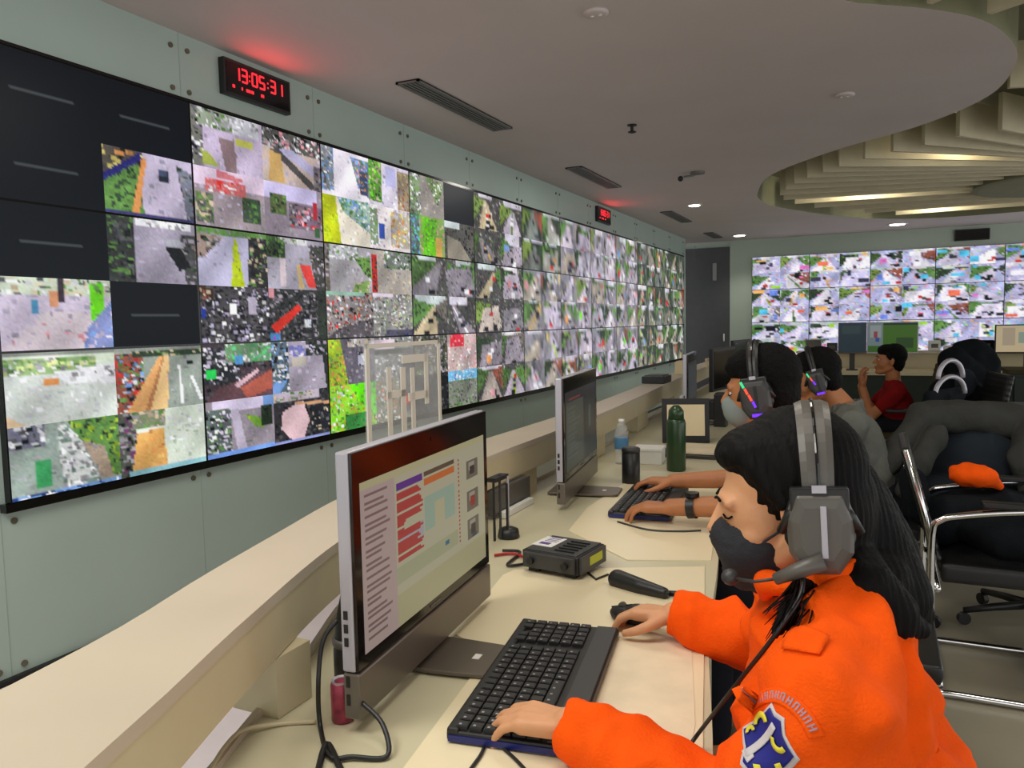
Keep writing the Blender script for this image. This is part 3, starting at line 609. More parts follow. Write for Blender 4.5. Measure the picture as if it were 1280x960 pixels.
def strip(mb, A, B, z0, z1):
    """solid ribbon between two plan curves with the same number of points"""
    n = min(len(A), len(B)); r = []
    for p, q in zip(A[:n], B[:n]):
        r.append([mb.bm.verts.new(v) for v in ((p.x, p.y, z0), (q.x, q.y, z0), (q.x, q.y, z1), (p.x, p.y, z1))])
    for a, b_ in zip(r, r[1:]):
        for k in range(4): mb.bm.faces.new((a[k], a[(k + 1) % 4], b_[(k + 1) % 4], b_[k]))
    mb.bm.faces.new(r[0]); mb.bm.faces.new(r[-1][::-1]); return mb
def resamp(P, ys):
    Y = [p.y for p in P]; X = [p.x for p in P]; return [Vector((float(np.interp(y, Y, X)), y, 0)) for y in ys]
ys = list(np.linspace(-.85, 4, 80)) + list(np.linspace(4.2, 9.4, 24))
lf, lb, db, df = [resamp(P, ys) for P in (Lf, Lb, Db, Df)]
sh = lambda P, d: [Vector((p.x + d, p.y, 0)) for p in P]
desk = thing('console_desk', 'long curved cream console desk with a raised ledge, in front of the side video wall', 'desk', (2.2, 2.0, 0))
strip(MB(), db, df, DZ - .035, DZ).build('desktop', M['desk'], desk)
strip(MB(), db, sh(db, .012), DZ, DZ + .012).build('desk_back_lip', M['ledge'], desk)
strip(MB(), sh(df, -.16), sh(df, -.14), .0, DZ - .036).build('apron', M['desk'], desk)
strip(MB(), lb, lf, .936, .956).build('ledge_top', M['ledge'], desk)
strip(MB(), sh(lf, -.028), sh(lf, -.002), .846, .9355).build('ledge_fascia', M['fascia'], desk)
strip(MB(), sh(lb, .002), sh(lb, .02), .846, .9355).build('ledge_back_rail', M['fascia'], desk)
MB().box((2.162, .985, DZ + .0525), (.10, .085, .103)).build('ledge_support', M['fascia'], desk)
for y, L in ((2.02, .12), (2.62, .16), (3.45, .3), (4.5, .3), (5.8, .3), (-.2, .14)):
    x1 = float(np.interp(y, [p.y for p in Lf], [p.x for p in Lf])); x0 = float(np.interp(y, [p.y for p in Lb], [p.x for p in Lb]))
    sl = math.atan2(float(np.interp(y + .1, [p.y for p in Lf], [p.x for p in Lf])) - x1, .1)
    MB().box(((x0 + x1) / 2 + .01, y, DZ + .0535), ((x1 - x0) * .60, L, .105), Matrix.Rotation(-sl, 3, 'Z')).build('ledge_support', M['fascia'], desk)
MB().box((2.30, .1, .36), (.9, .04, .70), Matrix.Rotation(.5, 3, 'Z')).build('side_panel', M['desk'], desk)
for y in (2.05, 4.6, 8.0, 9.3):
    x1 = float(np.interp(y, [p.y for p in Df], [p.x for p in Df])); MB().box((x1 - .30, y, .352), (.56, .035, .704)).build('side_panel', M['desk'], desk)

def pad(poly, label, z=DZ, m='pad', nm='desk_pad', cat='desk pad', th=.003):
    b = MB(); b.prism(poly, z + .0003, z + th); o = b.build(nm, M[m]); return setp(o, label, cat)
pad([(2.705, 2.0), (2.40, 1.86), (2.25, 1.79), (2.24, 1.74), (2.315, 1.36), (2.42, 1.31), (2.50, .80), (2.93, .86), (2.86, 1.2), (2.79, 1.565)], 'cream desk pad under the near keyboard and mouse')
pad([(2.71, 2.06), (2.50, 1.98), (2.245, 2.20), (2.20, 2.50), (2.20, 3.0), (2.56, 3.05), (2.63, 2.6)], 'cream desk pad in front of the second workstation')
pad([(2.615, 1.445), (2.778, 1.497), (2.850, 1.19), (2.86, 1.10), (2.69, 1.08)], 'sheet of paper between the near keyboard and the desk edge', DZ + .003, 'paper', 'paper_sheet', 'paper', .0012)

# ------------------------------------------------------------------ all-in-one computers
def raster(w, h, items, bg):
    a = np.empty((h, w, 3)); a[:] = bg
    for c, x0, y0, x1, y1 in items: a[int(y0 * h):max(int(y0 * h) + 1, int(y1 * h)), int(x0 * w):max(int(x0 * w) + 1, int(x1 * w))] = c
    return a
def plain_screen(a, w_, h_, name, m, parent, loc):
    h, w = a.shape[:2]; V = []; F = []
    # square picture cells, one colour each
    K = []
    for j in range(h):
        for i in range(w):
            x0 = -w_ / 2 + w_ * i / w; x1 = x0 + w_ / w; y1 = h_ / 2 - h_ * j / h; y0 = y1 - h_ / h; k = len(V)
            V += [(x0, y0, 0), (x1, y0, 0), (x1, y1, 0), (x0, y1, 0)]; F.append((k, k + 1, k + 2, k + 3)); K += [a[j, i]] * 4
    o = link(mesh_col(V, F, np.array(K)), name, m, parent, True); o.location = loc; return o
def aio(bl, br, H, label, pic, tilt=.0, foot=True, lit=True):
    """bl, br: lower corners of the display face; the face looks to the right of bl->br"""
    bl = Vector(bl); br = Vector(br); ex = (br - bl).normalized(); W = (br - bl).length
    ez = Vector((0, 0, 1)); en = ex.cross(ez).normalized()             # outwards from the glass
    if tilt: ez = (ez * math.cos(tilt) - en * math.sin(tilt)).normalized(); en = ex.cross(ez).normalized()
    rot = Matrix((ex, ez, en)).transposed()                            # local x right, y up, z out of the glass
    t = thing('all_in_one_computer', label, 'computer', (bl + br) / 2, rot=rot)
    ch = .075                                                          # chin
    hous = MB().box((0, (H + ch) / 2 , -.016), (W, H - ch, .024)).build('housing', M['silver'], t, True, bevel=.004)
    bez = MB().box((0, (H + ch) / 2, -.002), (W - .004, H - ch - .004, .006)).build('bezel', M['bezel'], t, True, bevel=.001)
    MB().box((0, ch / 2 - .002, -.012), (W, ch, .030)).build('chin', M['chin'], t, True, bevel=.003)
    for k in range(3): MB().box((-W / 2 - .0005, ch + .05 + k * .022, -.018), (.002, .014, .007)).build('side_port', M['black'], hous, True)
    for k in range(2): MB().box((-W / 2 - .0005, ch - .015 - k * .03, -.018), (.002, .018, .006)).build('side_port', M['black'], hous, True)
    sw, sh_ = W - .046, H - ch - .075
    plain_screen(pic, sw, sh_, 'screen', SCR2, t, (0, ch + .022 + sh_ / 2, .0015))
    MB().box((0, ch + .012, .0012), (.05, .004, .002)).build('bezel_badge', M['grey'], bez, True)
    MB().cyl((0, H - .022, .001), (0, H - .022, .0022), .004, n=12).build('webcam', M['blackg'], bez, True)
    if foot:
        zb = bl.z - DZ
        R = rot.inverted(); dn = R @ Vector((0, 0, -1)); ou = R @ Vector((en.x, en.y, 0)).normalized()
        o = Vector((0, 0, 0)) + dn * (zb - .0095)
        q = lambda u, d, z: o + Vector((u, 0, 0)) + ou * d - dn * z
        b = MB(); w2 = .075
        V = [q(-w2, -.12, -.005), q(w2, -.12, -.005), q(w2, .03, -.005), q(w2 * .9, .13, -.005), q(w2 * .75, .145, -.005), q(-w2 * .75, .145, -.005), q(-w2 * .9, .13, -.005), q(-w2, .03, -.005)]
        lo = [b.bm.verts.new(v) for v in V]; hi = [b.bm.verts.new(v - dn * .008) for v in V]
        b.bm.faces.new(lo); b.bm.faces.new(hi[::-1])
        for k in range(8): b.bm.faces.new((lo[k], lo[(k + 1) % 8], hi[(k + 1) % 8], hi[k]))
        f = b.build('foot', M['foot'], t, True, bevel=.002)
        lg = MB(); R2 = Matrix((Vector((1, 0, 0)), ou, -dn)).transposed()
        lg.box(q(0, .085, .0036), (.022, .014, .001), R2); lg.build('foot_mark', M['white'], f, True)
        lg = MB(); lg.box(q(0, -.045, .05), (.10, .02, .11), R2); lg.build('stand_neck', M['silver'], t, True)
    return t
rs = np.random.RandomState(3)
sc = [((206, 198, 150), 0, 0, 1, .06), ((202, 178, 170), 0, .06, .22, 1), ((206, 200, 168), .22, .06, 1, 1), ((96, 40, 150), .235, .10, .42, .145), ((96, 84, 60), .44, .10, .70, .135), ((226, 120, 50), .44, .15, .70, .20),
      ((170, 196, 174), .44, .27, .70, .50), ((206, 200, 160), .52, .33, .60, .50), ((190, 184, 190), .24, .42, .42, .52)]
for k in range(90): sc.append(((196, 60, 56), .235, .165 + (k % 23) * .019, .235 + rs.uniform(.10, .19) * (1 if not 9 < k % 23 < 13 else .3), .165 + (k % 23) * .019 + .012))
for k in range(22): sc.append(((140, 110, 108), .03, .09 + k * .04, .03 + rs.uniform(.08, .16), .09 + k * .04 + .012))
for k in range(20): sc.append(((190, 70, 60), .735, .12 + k * .032, .745, .12 + k * .032 + .014))
for k, y in enumerate((.16, .40, .62)):
    sc += [((120, 116, 100), .82, y, .93, y + .15), ((176, 174, 156), .84, y + .02, .90, y + .08), ((60, 54, 48) if k != 1 else (170, 60, 50), .85, y + .05, .90, y + .12)]
sc += [((186, 188, 150), .22, .64, .72, .74), ((40, 120, 150), .60, .665, .64, .70), ((198, 190, 146), .22, .80, 1, 1), ((50, 80, 90), .86, .74, .91, .78)]
pic = raster(84, 64, sc, (206, 200, 168))
aio((2.366, .958, .765), (2.302, 1.545, .765), .430, 'near silver all-in-one computer showing a cream web page with red text', pic, .0)
sc2 = [((34, 36, 40), 0, 0, 1, 1), ((74, 80, 72), .04, .14, .55, .98), ((150, 50, 44), .12, .10, .45, .135), ((38, 44, 44), .55, .2, .95, .98), ((90, 80, 180), .62, .04, .68, .08), ((70, 90, 90), .74, .3, .80, .6), ((50, 48, 56), .55, .0, 1, .08)]
for k in range(12): sc2.append(((96, 104, 96), .07, .22 + k * .055, .07 + rs.uniform(.2, .42), .235 + k * .055))
pic2 = raster(60, 44, sc2, (34, 36, 40))
aio((2.142, 2.43, .765), (2.055, 3.03, .765), .435, 'second silver all-in-one computer with a dark screen, beyond the near one', pic2)
aio((2.10, 4.55, .765), (2.04, 5.1, .765), .42, 'third all-in-one computer along the desk, half hidden beside the second man', raster(30, 22, [((60, 66, 70), .1, .1, .9, .9)], (30, 34, 38)))

# ------------------------------------------------------------------ keyboards and mice
def keyboard(c, ang, label, parent_from=None):
    if parent_from:
        t = copy_tree(parent_from); t.location = c; t.rotation_euler = (0, 0, ang); t['label'] = label; return t
    t = thing('keyboard', label, 'keyboard', c, ang, group='black desktop keyboards')
    b = MB(); b.box((0, 0, .009), (.46, .205, .016)); b.box((0, .092, .015), (.46, .02, .014)); b.build('keyboard_base', M['black'], t, True, bevel=.004)
    MB().box((0, -.0785, .0188), (.452, .040, .003)).build('palm_rest', M['dgrey'], t, True, bevel=.001)
    MB().box((-.2305, 0, .007), (.003, .198, .010)).build('side_trim', M['blue'], t, True)
    k0 = None
    for r in range(6):
        n = 21; y = .080 - r * .0232
        for i in range(n):
            x = -.213 + i * .0213
            if i == 15 or i == 18 and r == 0: continue
            if r == 5 and 4 <= i <= 8:
                if i != 6: continue
            m = MB() if (k0 is None or (r == 5 and i == 6)) else None
            if m:
                wd = .100 if (r == 5 and i == 6) else .0178
                m.box((0, 0, .003), (wd, .0195, .006)); m.box((0, 0, .0063), (wd * .82, .0155, .001)); o = m.build('keycap', M['key'], t, True)
                if not (r == 5 and i == 6):
                    k0 = o
            else:
                o = k0.copy(); C.objects.link(o); o.parent = t; ORG[o.name] = ORG[t.name]
            o.location = (x, y, .0168)
    lg = MB()
    rr = random.Random(4)
    for r in range(6):
        for i in range(21):
            if i != 15 and rr.random() < .75: lg.box((-.216 + i * .0213, .083 - r * .0232, .0240), (.004, .004, .0006))
    lg.build('key_legends', M['legend'], t, True, kind='stuff')
    return t
kb = keyboard(Vector((2.571, 1.232, DZ + .0045)), math.radians(99.3), 'large black keyboard under the left hand of the person in orange')
keyboard(Vector((2.392, 2.63, DZ + .0045)), math.radians(95), 'black keyboard with a blue edge under the arms of the second man', kb)
def mouse(c, ang, label, src=None):
    if src: t = copy_tree(src); t.location = c; t.rotation_euler = (0, 0, ang); t['label'] = label; return t
    t = thing('mouse', label, 'mouse', c, ang, group='black mice')
    b = Blob(); b.ell((0, 0, .012), (.058, .031, .020)); b.ell((-.012, 0, .015), (.040, .029, .023)); b.ell((0, 0, .006), (.056, .032, .008))
    b.build('mouse_body', M['black'], t, .0025, 2, local=True)
    MB().cyl((.028, -.004, .028), (.028, .004, .028), .009, n=14).build('scroll_wheel', M['grey'], t, True)
    MB().box((.030, 0, .0255), (.05, .0012, .008), Matrix.Rotation(.28, 3, 'Y')).build('button_split', M['blackg'], t, True)
    MB().box((-.02, 0, .0375), (.018, .012, .0012)).build('mouse_mark', M['silver'], t, True)
    return t
ms = mouse(Vector((2.640, 1.570, DZ + .0035)), math.radians(172), 'black mouse under the right hand of the person in orange')
mouse(Vector((2.37, 2.86, DZ + .0035)), math.radians(175), 'black mouse under the far hand of the second man', ms)

# ------------------------------------------------------------------ things on the near desk
t = thing('radio_transceiver', 'black radio transceiver with a white label on top, right of the near computer', 'radio', (2.365, 1.855, DZ), math.radians(-8))
def bx(nm, c, d, m, bev=0., **k): MB().box(c, d).build(nm, M[m], t, True, bevel=bev, **k)
bx('case', (0, 0, .037), (.165, .150, .046), 'black', .003)
bx('top_cover', (0, .0, .061), (.150, .140, .004), 'dgrey', .001)
bx('front_panel', (0, -.078, .037), (.150, .010, .040), 'dgrey', .002)
bx('side_panel', (.086, .0, .037), (.008, .140, .044), 'dgrey', .002)
bx('yellow_label', (.0905, .01, .040), (.001, .07, .022), 'batt')
bx('paper_label', (-.048, .008, .0638), (.060, .085, .0012), 'white')
bx('label_print', (-.050, -.012, .0648), (.030, .018, .0008), 'lab')
for k in range(4): bx('label_print', (-.045, .010 + k * .012, .0648), (.036, .003, .0008), 'lab')
for k in range(6): bx('heatsink_fin', (.0, -.045 + k * .018, .0645), (.0, .0, .0), 'dgrey') if False else None
for sx in (-1, 1):
    bx('mounting_bracket', (sx * .055, -.02, .006), (.03, .09, .012), 'black')
    MB().cyl((sx * .05, -.083, .037), (sx * .05, -.094, .037), .009, n=14).build('knob', M['black'], t, True)
for k in range(5): bx('vent_fin', (.03, -.05 + k * .022, .0645), (.055, .006, .004), 'black')

t = thing('hand_microphone', 'black hand microphone with a looped cord lying beside the radio', 'microphone', (2.60, 1.775, DZ))
b = Blob(); P = [onz(x, y, DZ + .016) for x, y in ((772, 724), (800, 733), (830, 741))]
b.chain(P, [.024, .020, .013]); b.build('microphone_body', M['black'], t, .003, 3)
MB().tube([onz(x, y, DZ + .01) for x, y in ((826, 741), (850, 742), (868, 746), (884, 752), (884, 758), (868, 757), (858, 750), (845, 744))], .0065).build('cord', M['black'], t, smooth=True)
MB().tube([onz(x, y, DZ + .006) for x, y in ((760, 718), (745, 724), (735, 716))], .003).build('cord_end', M['black'], t, smooth=True)

t = thing('antenna_stand', 'slim rods on a small black magnetic base beside the near computer', 'antenna', (2.10, 2.07, DZ))
MB().lathe([(.030, 0), (.034, .004), (.030, .026), (.012, .034)], (2.10, 2.07, DZ)).build('magnet_base', M['black'], t, smooth=True)
for i, (dx, dy, h, m) in enumerate(((0, 0, .19, 'silver'), (-.012, -.03, .20, 'dgrey'), (-.02, -.055, .195, 'black'), (.004, -.015, .17, 'black'))):
    MB().cyl((2.10 + dx, 2.07 + dy, DZ + .002), (2.10 + dx, 2.07 + dy, DZ + h), .004).build('rod', M[m], t)
MB().box((2.085, 2.035, DZ + .19), (.03, .085, .012)).build('rod_clamp', M['black'], t)
t = thing('opening_infill', 'grey block standing in for an opening under the ledge behind the second computer', 'opening infill', (1.95, 2.35, DZ))  # solid block added in place of the opening's grey interior
MB().box((1.955, 2.38, DZ + .055), (.03, .30, .085)).build('infill_body', M['grey'], t, bevel=.003)
MB().box((1.985, 2.38, DZ + .012), (.02, .24, .022)).build('white_bar', M['white'], t, bevel=.002)

# cables
def cable(name, label, pts, r=.004, m='black', cat='cable', k=6):
    o = MB().tube(crom(pts, k), r).build(name, M[m], smooth=True); return setp(o, label, cat)
Zc = DZ + .006
cable('power_cable', 'black cable looping down behind and below the near computer', [at(422, 775, 1.27), at(404, 800, 1.26), at(398, 850, 1.24), onz(400, 905, Zc), onz(412, 945, Zc), onz(440, 946, Zc), onz(484, 945, Zc), onz(478, 905, DZ + .03), onz(452, 878, DZ + .05)])
cable('usb_cable', 'thin black cable running off the near desk edge in the lower left', [onz(395, 975, Zc), onz(408, 930, Zc), onz(425, 960, Zc), onz(440, 990, Zc)], .005)
cable('keyboard_cable', 'thin black cable leaving the near keyboard at the bottom', [onz(578, 975, Zc), onz(600, 945, Zc), onz(612, 925, Zc), onz(640, 945, Zc), onz(668, 975, Zc)], .0028)
cable('antenna_cable', 'dark and thin cable between the antenna base and the radio', [onz(655, 705, Zc), onz(634, 706, Zc), onz(650, 690, Zc), onz(628, 688, Zc)], .004)
cable('red_cable', 'red wire running to the radio behind the near computer', [onz(660, 698, Zc + .005), onz(640, 692, Zc), onz(618, 694, Zc)], .004, 'redwire')
cable('ledge_cable', 'thin tan wire lying across the back of the near desk', [onz(395, 902, DZ + .004), onz(350, 905, DZ + .004), onz(305, 912, DZ + .014), onz(280, 935, DZ + .014), onz(262, 965, DZ + .014)], .0035, 'fascia')
cable('second_keyboard_cable', 'pale cable with a white plug on the second workstation pad', [onz(772, 652, Zc), onz(810, 662, Zc), onz(850, 664, Zc), onz(876, 663, Zc)], .003, 'dgrey')
t = thing('power_adapter', 'black adapter with a grey band behind the near computer', 'adapter', (2.26, 1.08, DZ))
b = MB(); b.lathe([(.028, 0), (.036, .01), (.036, .075), (.030, .13), (.014, .20), (.008, .23)], (2.262, 1.085, DZ)); b.build('adapter_body', M['black'], t, smooth=True)
MB().lathe([(.0365, 0), (.038, .004), (.038, .010), (.0365, .014)], (2.262, 1.085, DZ + .085)).build('adapter_band', M['grey'], t, smooth=True)
t = thing('drink_can', 'small pink and red drink can behind the near computer corner', 'can', (2.318, .972, DZ))
b = MB(); b.lathe([(.016, 0), (.0185, .004), (.0185, .062), (.016, .068)], (2.312, .985, DZ)); b.build('can_body', M['can'], t, smooth=True)
MB().lathe([(.0165, .0), (.0165, .003), (.012, .001)], (2.312, .985, DZ + .067)).build('can_lid', M['silver'], t)

# clear sign on the ledge
t = thing('clear_sign', 'clear acrylic sign with frosted edges and white strokes standing on the ledge', 'sign', (1.93, 1.82, .956))
a, b_, hz, lz = Vector((1.93, 1.60, 0)), Vector((1.90, 2.02, 0)), 1.345, .975
ex = (b_ - a).normalized(); W_ = (b_ - a).length; nn = Vector((ex.y, -ex.x, 0)); Rr = Matrix((ex, nn, Vector((0, 0, 1)))).transposed()
def sp(u, z): return a + ex * (u * W_) + Vector((0, 0, lz + (hz - lz) * z))
MB().box(sp(.5, .5), (W_, .004, hz - lz), Rr).build('acrylic_sheet', M['clear'], t)
MB().box(sp(.5, -.02), (W_, .06, .016), Rr).build('sign_base', M['frost'], t)
for nm, u, z, du, dz in (('edge_strip', .02, .5, .04, 1), ('edge_strip', .98, .5, .035, 1), ('edge_strip', .5, .985, 1, .03), ('edge_strip', .5, .015, 1, .04)):
    MB().box(sp(u, z) + nn * .004, (W_ * du, .004, (hz - lz) * dz), Rr).build(nm, M['frost'], t)
for u, z, du, dz in ((.27, .45, .05, .75), (.45, .42, .06, .78), (.58, .5, .05, .6), (.78, .70, .05, .4), (.62, .87, .35, .06), (.66, .58, .28, .06), (.66, .2, .22, .08), (.36, .62, .24, .05)):
    MB().box(sp(u, z) + nn * .004, (W_ * du, .0035, (hz - lz) * dz), Rr).build('white_stroke', M['frost'], t)

# second workstation
def lathe_thing(name, label, cat, c, parts):
    t = thing(name, label, cat, c)
    for nm, prof, m in parts: MB().lathe(prof, c).build(nm, M[m], t, smooth=True)
    return t
lathe_thing('thermos_bottle', 'dark green bottle standing on the desk before the second man', 'bottle', (2.33, 3.28, DZ), [('bottle_body', [(.036, 0), (.041, .004), (.041, .21), (.036, .225)], 'green'), ('bottle_cap', [(.030, .225), (.034, .228), (.032, .262), (.022, .275), (.012, .285)], 'green')])
lathe_thing('water_bottle', 'clear plastic water bottle with a blue label beside the second computer', 'bottle', (2.06, 3.36, DZ), [('bottle_body', [(.028, 0), (.031, .01), (.031, .14), (.024, .17), (.013, .19)], 'clear'), ('bottle_label', [(.0315, .07), (.032, .072), (.032, .12), (.0315, .122)], 'waterlab'), ('bottle_cap', [(.014, .19), (.014, .205)], 'white')])
lathe_thing('black_canister', 'black cylindrical canister by the upper end of the second keyboard', 'canister', (2.222, 2.96, DZ), [('canister_body', [(.034, 0), (.036, .004), (.036, .128)], 'black'), ('canister_lid', [(.037, .128), (.037, .142), (.03, .146)], 'dgrey')])
t = thing('white_box', 'small white box with a lid behind the black canister', 'box', (2.17, 3.43, DZ), .1)
MB().box((0, 0, .030), (.13, .12, .06)).build('box_body', M['white'], t, True, bevel=.003); MB().box((0, 0, .0665), (.136, .126, .012)).build('box_lid', M['white'], t, True, bevel=.002)
t = thing('picture_frame', 'black framed cream page standing behind the green bottle', 'frame', (2.20, 4.05, DZ), math.radians(18))
MB().box((0, 0, .118), (.245, .018, .235), Matrix.Rotation(-.12, 3, 'X')).build('frame_border', M['black'], t, True, bevel=.002)
MB().box((0, -.0115, .122), (.195, .002, .165), Matrix.Rotation(-.12, 3, 'X')).build('cream_page', M['cream'], t, True)
MB().box((0, .05, .06), (.03, .09, .10), Matrix.Rotation(.5, 3, 'X')).build('frame_stand', M['black'], t, True)
t = thing('paper_tray', 'low dark paper tray on the desk right of the green bottle', 'tray', (2.33, 3.75, DZ))
MB().box((2.33, 3.75, DZ + .008), (.26, .34, .014)).build('tray_base', M['dgrey'], t)
for x in (-.125, .125): MB().box((2.33 + x, 3.75, DZ + .028), (.008, .34, .05)).build('tray_side', M['dgrey'], t)
MB().box((2.33, 3.75, DZ + .022), (.2, .28, .008)).build('paper_stack', M['paper'], t)
# clutter farther along the desk
for i, (x, y, hh, lb) in enumerate(((2.12, 5.6, .40, 'dark monitor seen edge on far along the desk'), (2.05, 6.9, .42, 'dark monitor beyond the third computer, just left of the second man'))):
    t = thing('monitor', lb, 'monitor', (x, y, DZ), math.radians(82))
    MB().box((0, 0, hh / 2 + .1), (.50, .03, hh - .1)).build('monitor_housing', M['black'], t, True, bevel=.004)
    MB().box((0, -.0165, hh / 2 + .1), (.46, .002, hh - .14)).build('screen', M['blackg'], t, True)
    MB().box((0, .03, .06), (.05, .03, .12)).build('stand_neck', M['dgrey'], t, True); MB().box((0, .02, .006), (.22, .16, .012)).build('stand_foot', M['dgrey'], t, True)
for i, (x, y, d, hh, m, lb, cat) in enumerate(((2.0, 5.0, .08, .16, 'white', 'white carton on the far desk under the ledge', 'box'), (2.15, 5.1, .10, .12, 'dgrey', 'dark grey box among the far desk clutter', 'box'), (2.26, 4.75, .07, .2, 'black', 'black speaker standing on the far desk', 'speaker'),
                                            (1.72, 5.3, .16, .05, 'black', 'black device lying on the ledge far along', 'device'), (1.70, 6.2, .10, .10, 'cream', 'cream carton on the ledge far along the desk', 'box'))):
    z = .956 if x < 1.8 else DZ
    t = thing(cat if cat != 'box' else 'carton', lb, cat, (x, y, z)); MB().box((0, 0, hh / 2), (d, d * 1.3, hh)).build('body', M[m], t, True, bevel=.004); MB().box((0, 0, hh + .003), (d * .8, d * 1.1, .006)).build('lid', M[m], t, True)
t = thing('ledge_sign', 'small tan holder with a red tag at the far end of the ledge', 'sign', (1.72, 7.3, .956))
MB().box((0, 0, .07), (.02, .5, .02), None).build('cross_bar', M['cream'], t, True); MB().box((0, .22, .035), (.02, .02, .07)).build('post', M['cream'], t, True); MB().box((0, -.22, .035), (.02, .02, .07)).build('post', M['cream'], t, True); MB().box((.012, .22, .07), (.02, .06, .03)).build('red_tag', M['red'], t, True)

# ------------------------------------------------------------------ people
def frame(f, u=(0, 0, 1)):
    f = Vector(f).normalized(); u = Vector(u); l = u.cross(f).normalized(); u = f.cross(l).normalized()
    return Matrix((f, l, u)).transposed()
def headm(c, heading, pitch=0., roll=0., s=1.):
    R = Matrix.Rotation(math.radians(heading), 4, 'Z') @ Matrix.Rotation(math.radians(pitch), 4, 'Y') @ Matrix.Rotation(math.radians(roll), 4, 'X')
    return Matrix.Translation(Vector(c)) @ R @ Matrix.Diagonal((s, s, s, 1))
def add_head(B, Hm):
    B.M = Hm
    B.ell((-.015, 0, .045), (.098, .077, .090)); B.ell((.040, 0, .0), (.058, .062, .085)); B.cap((.01, 0, -.055), (.062, 0, -.085), .050, .026)
    for s in (-1, 1):
        B.ball((.056, s * .034, -.028), .025); B.ell((-.004, s * .079, 0), (.017, .008, .030)); B.cap((0, s * .05, -.05), (.055, s * .02, -.085), .022, .016)
        B.cap((.090, s * .012, .030), (.080, s * .045, .026), .011, .009)
    B.cap((.096, 0, .018), (.117, 0, -.016), .008, .012); B.ball((.108, .010, -.018), .008); B.ball((.108, -.010, -.018), .008)
    B.ell((.098, 0, -.047), (.012, .022, .007)); B.ell((.096, 0, -.059), (.012, .020, .008)); B.ball((.082, 0, -.088), .018)
    B.M = Matrix()
def face_bits(Hm, t, look=True):
    for s in (-1, 1):
        p = [Hm @ Vector((.0415 + .058 * math.sqrt(1 - (yy / .062) ** 2), s * yy, .006 - (.004 if 0 < k < 3 else 0))) for k, yy in enumerate((.018, .027, .036, .044))]
        MB().tube(p, .0015, 6).build('eyelash', M['hair2'], t)
        if look: MB().ball(Hm @ Vector((.0800, s * .031, .008)), .0110).build('eyeball', M['white'], t, smooth=True)
        p = [Hm @ Vector((.1035 - .30 * (yy - .012), s * yy, .033 + (.003 if 0 < k < 3 else 0))) for k, yy in enumerate((.014, .025, .036, .046))]
        MB().tube(p, .0022, 6).build('eyebrow', M['hair2'], t)
def add_hand(B, W, d, n, thumb, curl=(.25, .5, .5), s=1., spread=.10, lift=0.):
    """W wrist, d finger direction, n back-of-hand normal, thumb +1 / -1 along n x d"""
    W = Vector(W); d = Vector(d).normalized(); n = Vector(n); n = (n - d * n.dot(d)).normalized(); l = n.cross(d).normalized() * thumb
    lens = [(.042, .026, .021), (.046, .029, .022), (.042, .027, .021), (.033, .021, .019)]
    for i, off in enumerate((.027, .009, -.009, -.026)):
        kn = W + d * (.086 - .004 * abs(i - 1)) * s + l * off * s + n * (.004 - .003 * (i == 3)) * s
        B.cap(W + l * off * .55 * s, kn, .0125 * s, .0105 * s)
        B.cap(W + l * off * .55 * s - n * .008 * s, kn - n * .008 * s, .0115 * s, .0095 * s)
        a = 0.; p = kn; dd = (d + l * (spread * (1.5 - i) * .5)).normalized(); r = (.0098, .0088, .0078, .0070)
        for j, L in enumerate(lens[i]):
            a += curl[j] + .05 * (i == 3); q = p + (dd * math.cos(a) - n * math.sin(a)) * L * s
            B.cap(p, q, r[j] * s * (1 if i < 3 else .9), r[j + 1] * s * (1 if i < 3 else .9)); p = q
    p0 = W + d * .018 * s + l * .022 * s - n * .006 * s; p1 = p0 + (d * .6 + l * .75 - n * .25).normalized() * .040 * s
    p2 = p1 + (d * .9 + l * .35 - n * .3).normalized() * .030 * s; p3 = p2 + (d * 1. + l * .0 - n * .25).normalized() * .024 * s
    B.chain([p0, p1, p2, p3], [.0150 * s, .0118 * s, .0100 * s, .0085 * s])
    return W
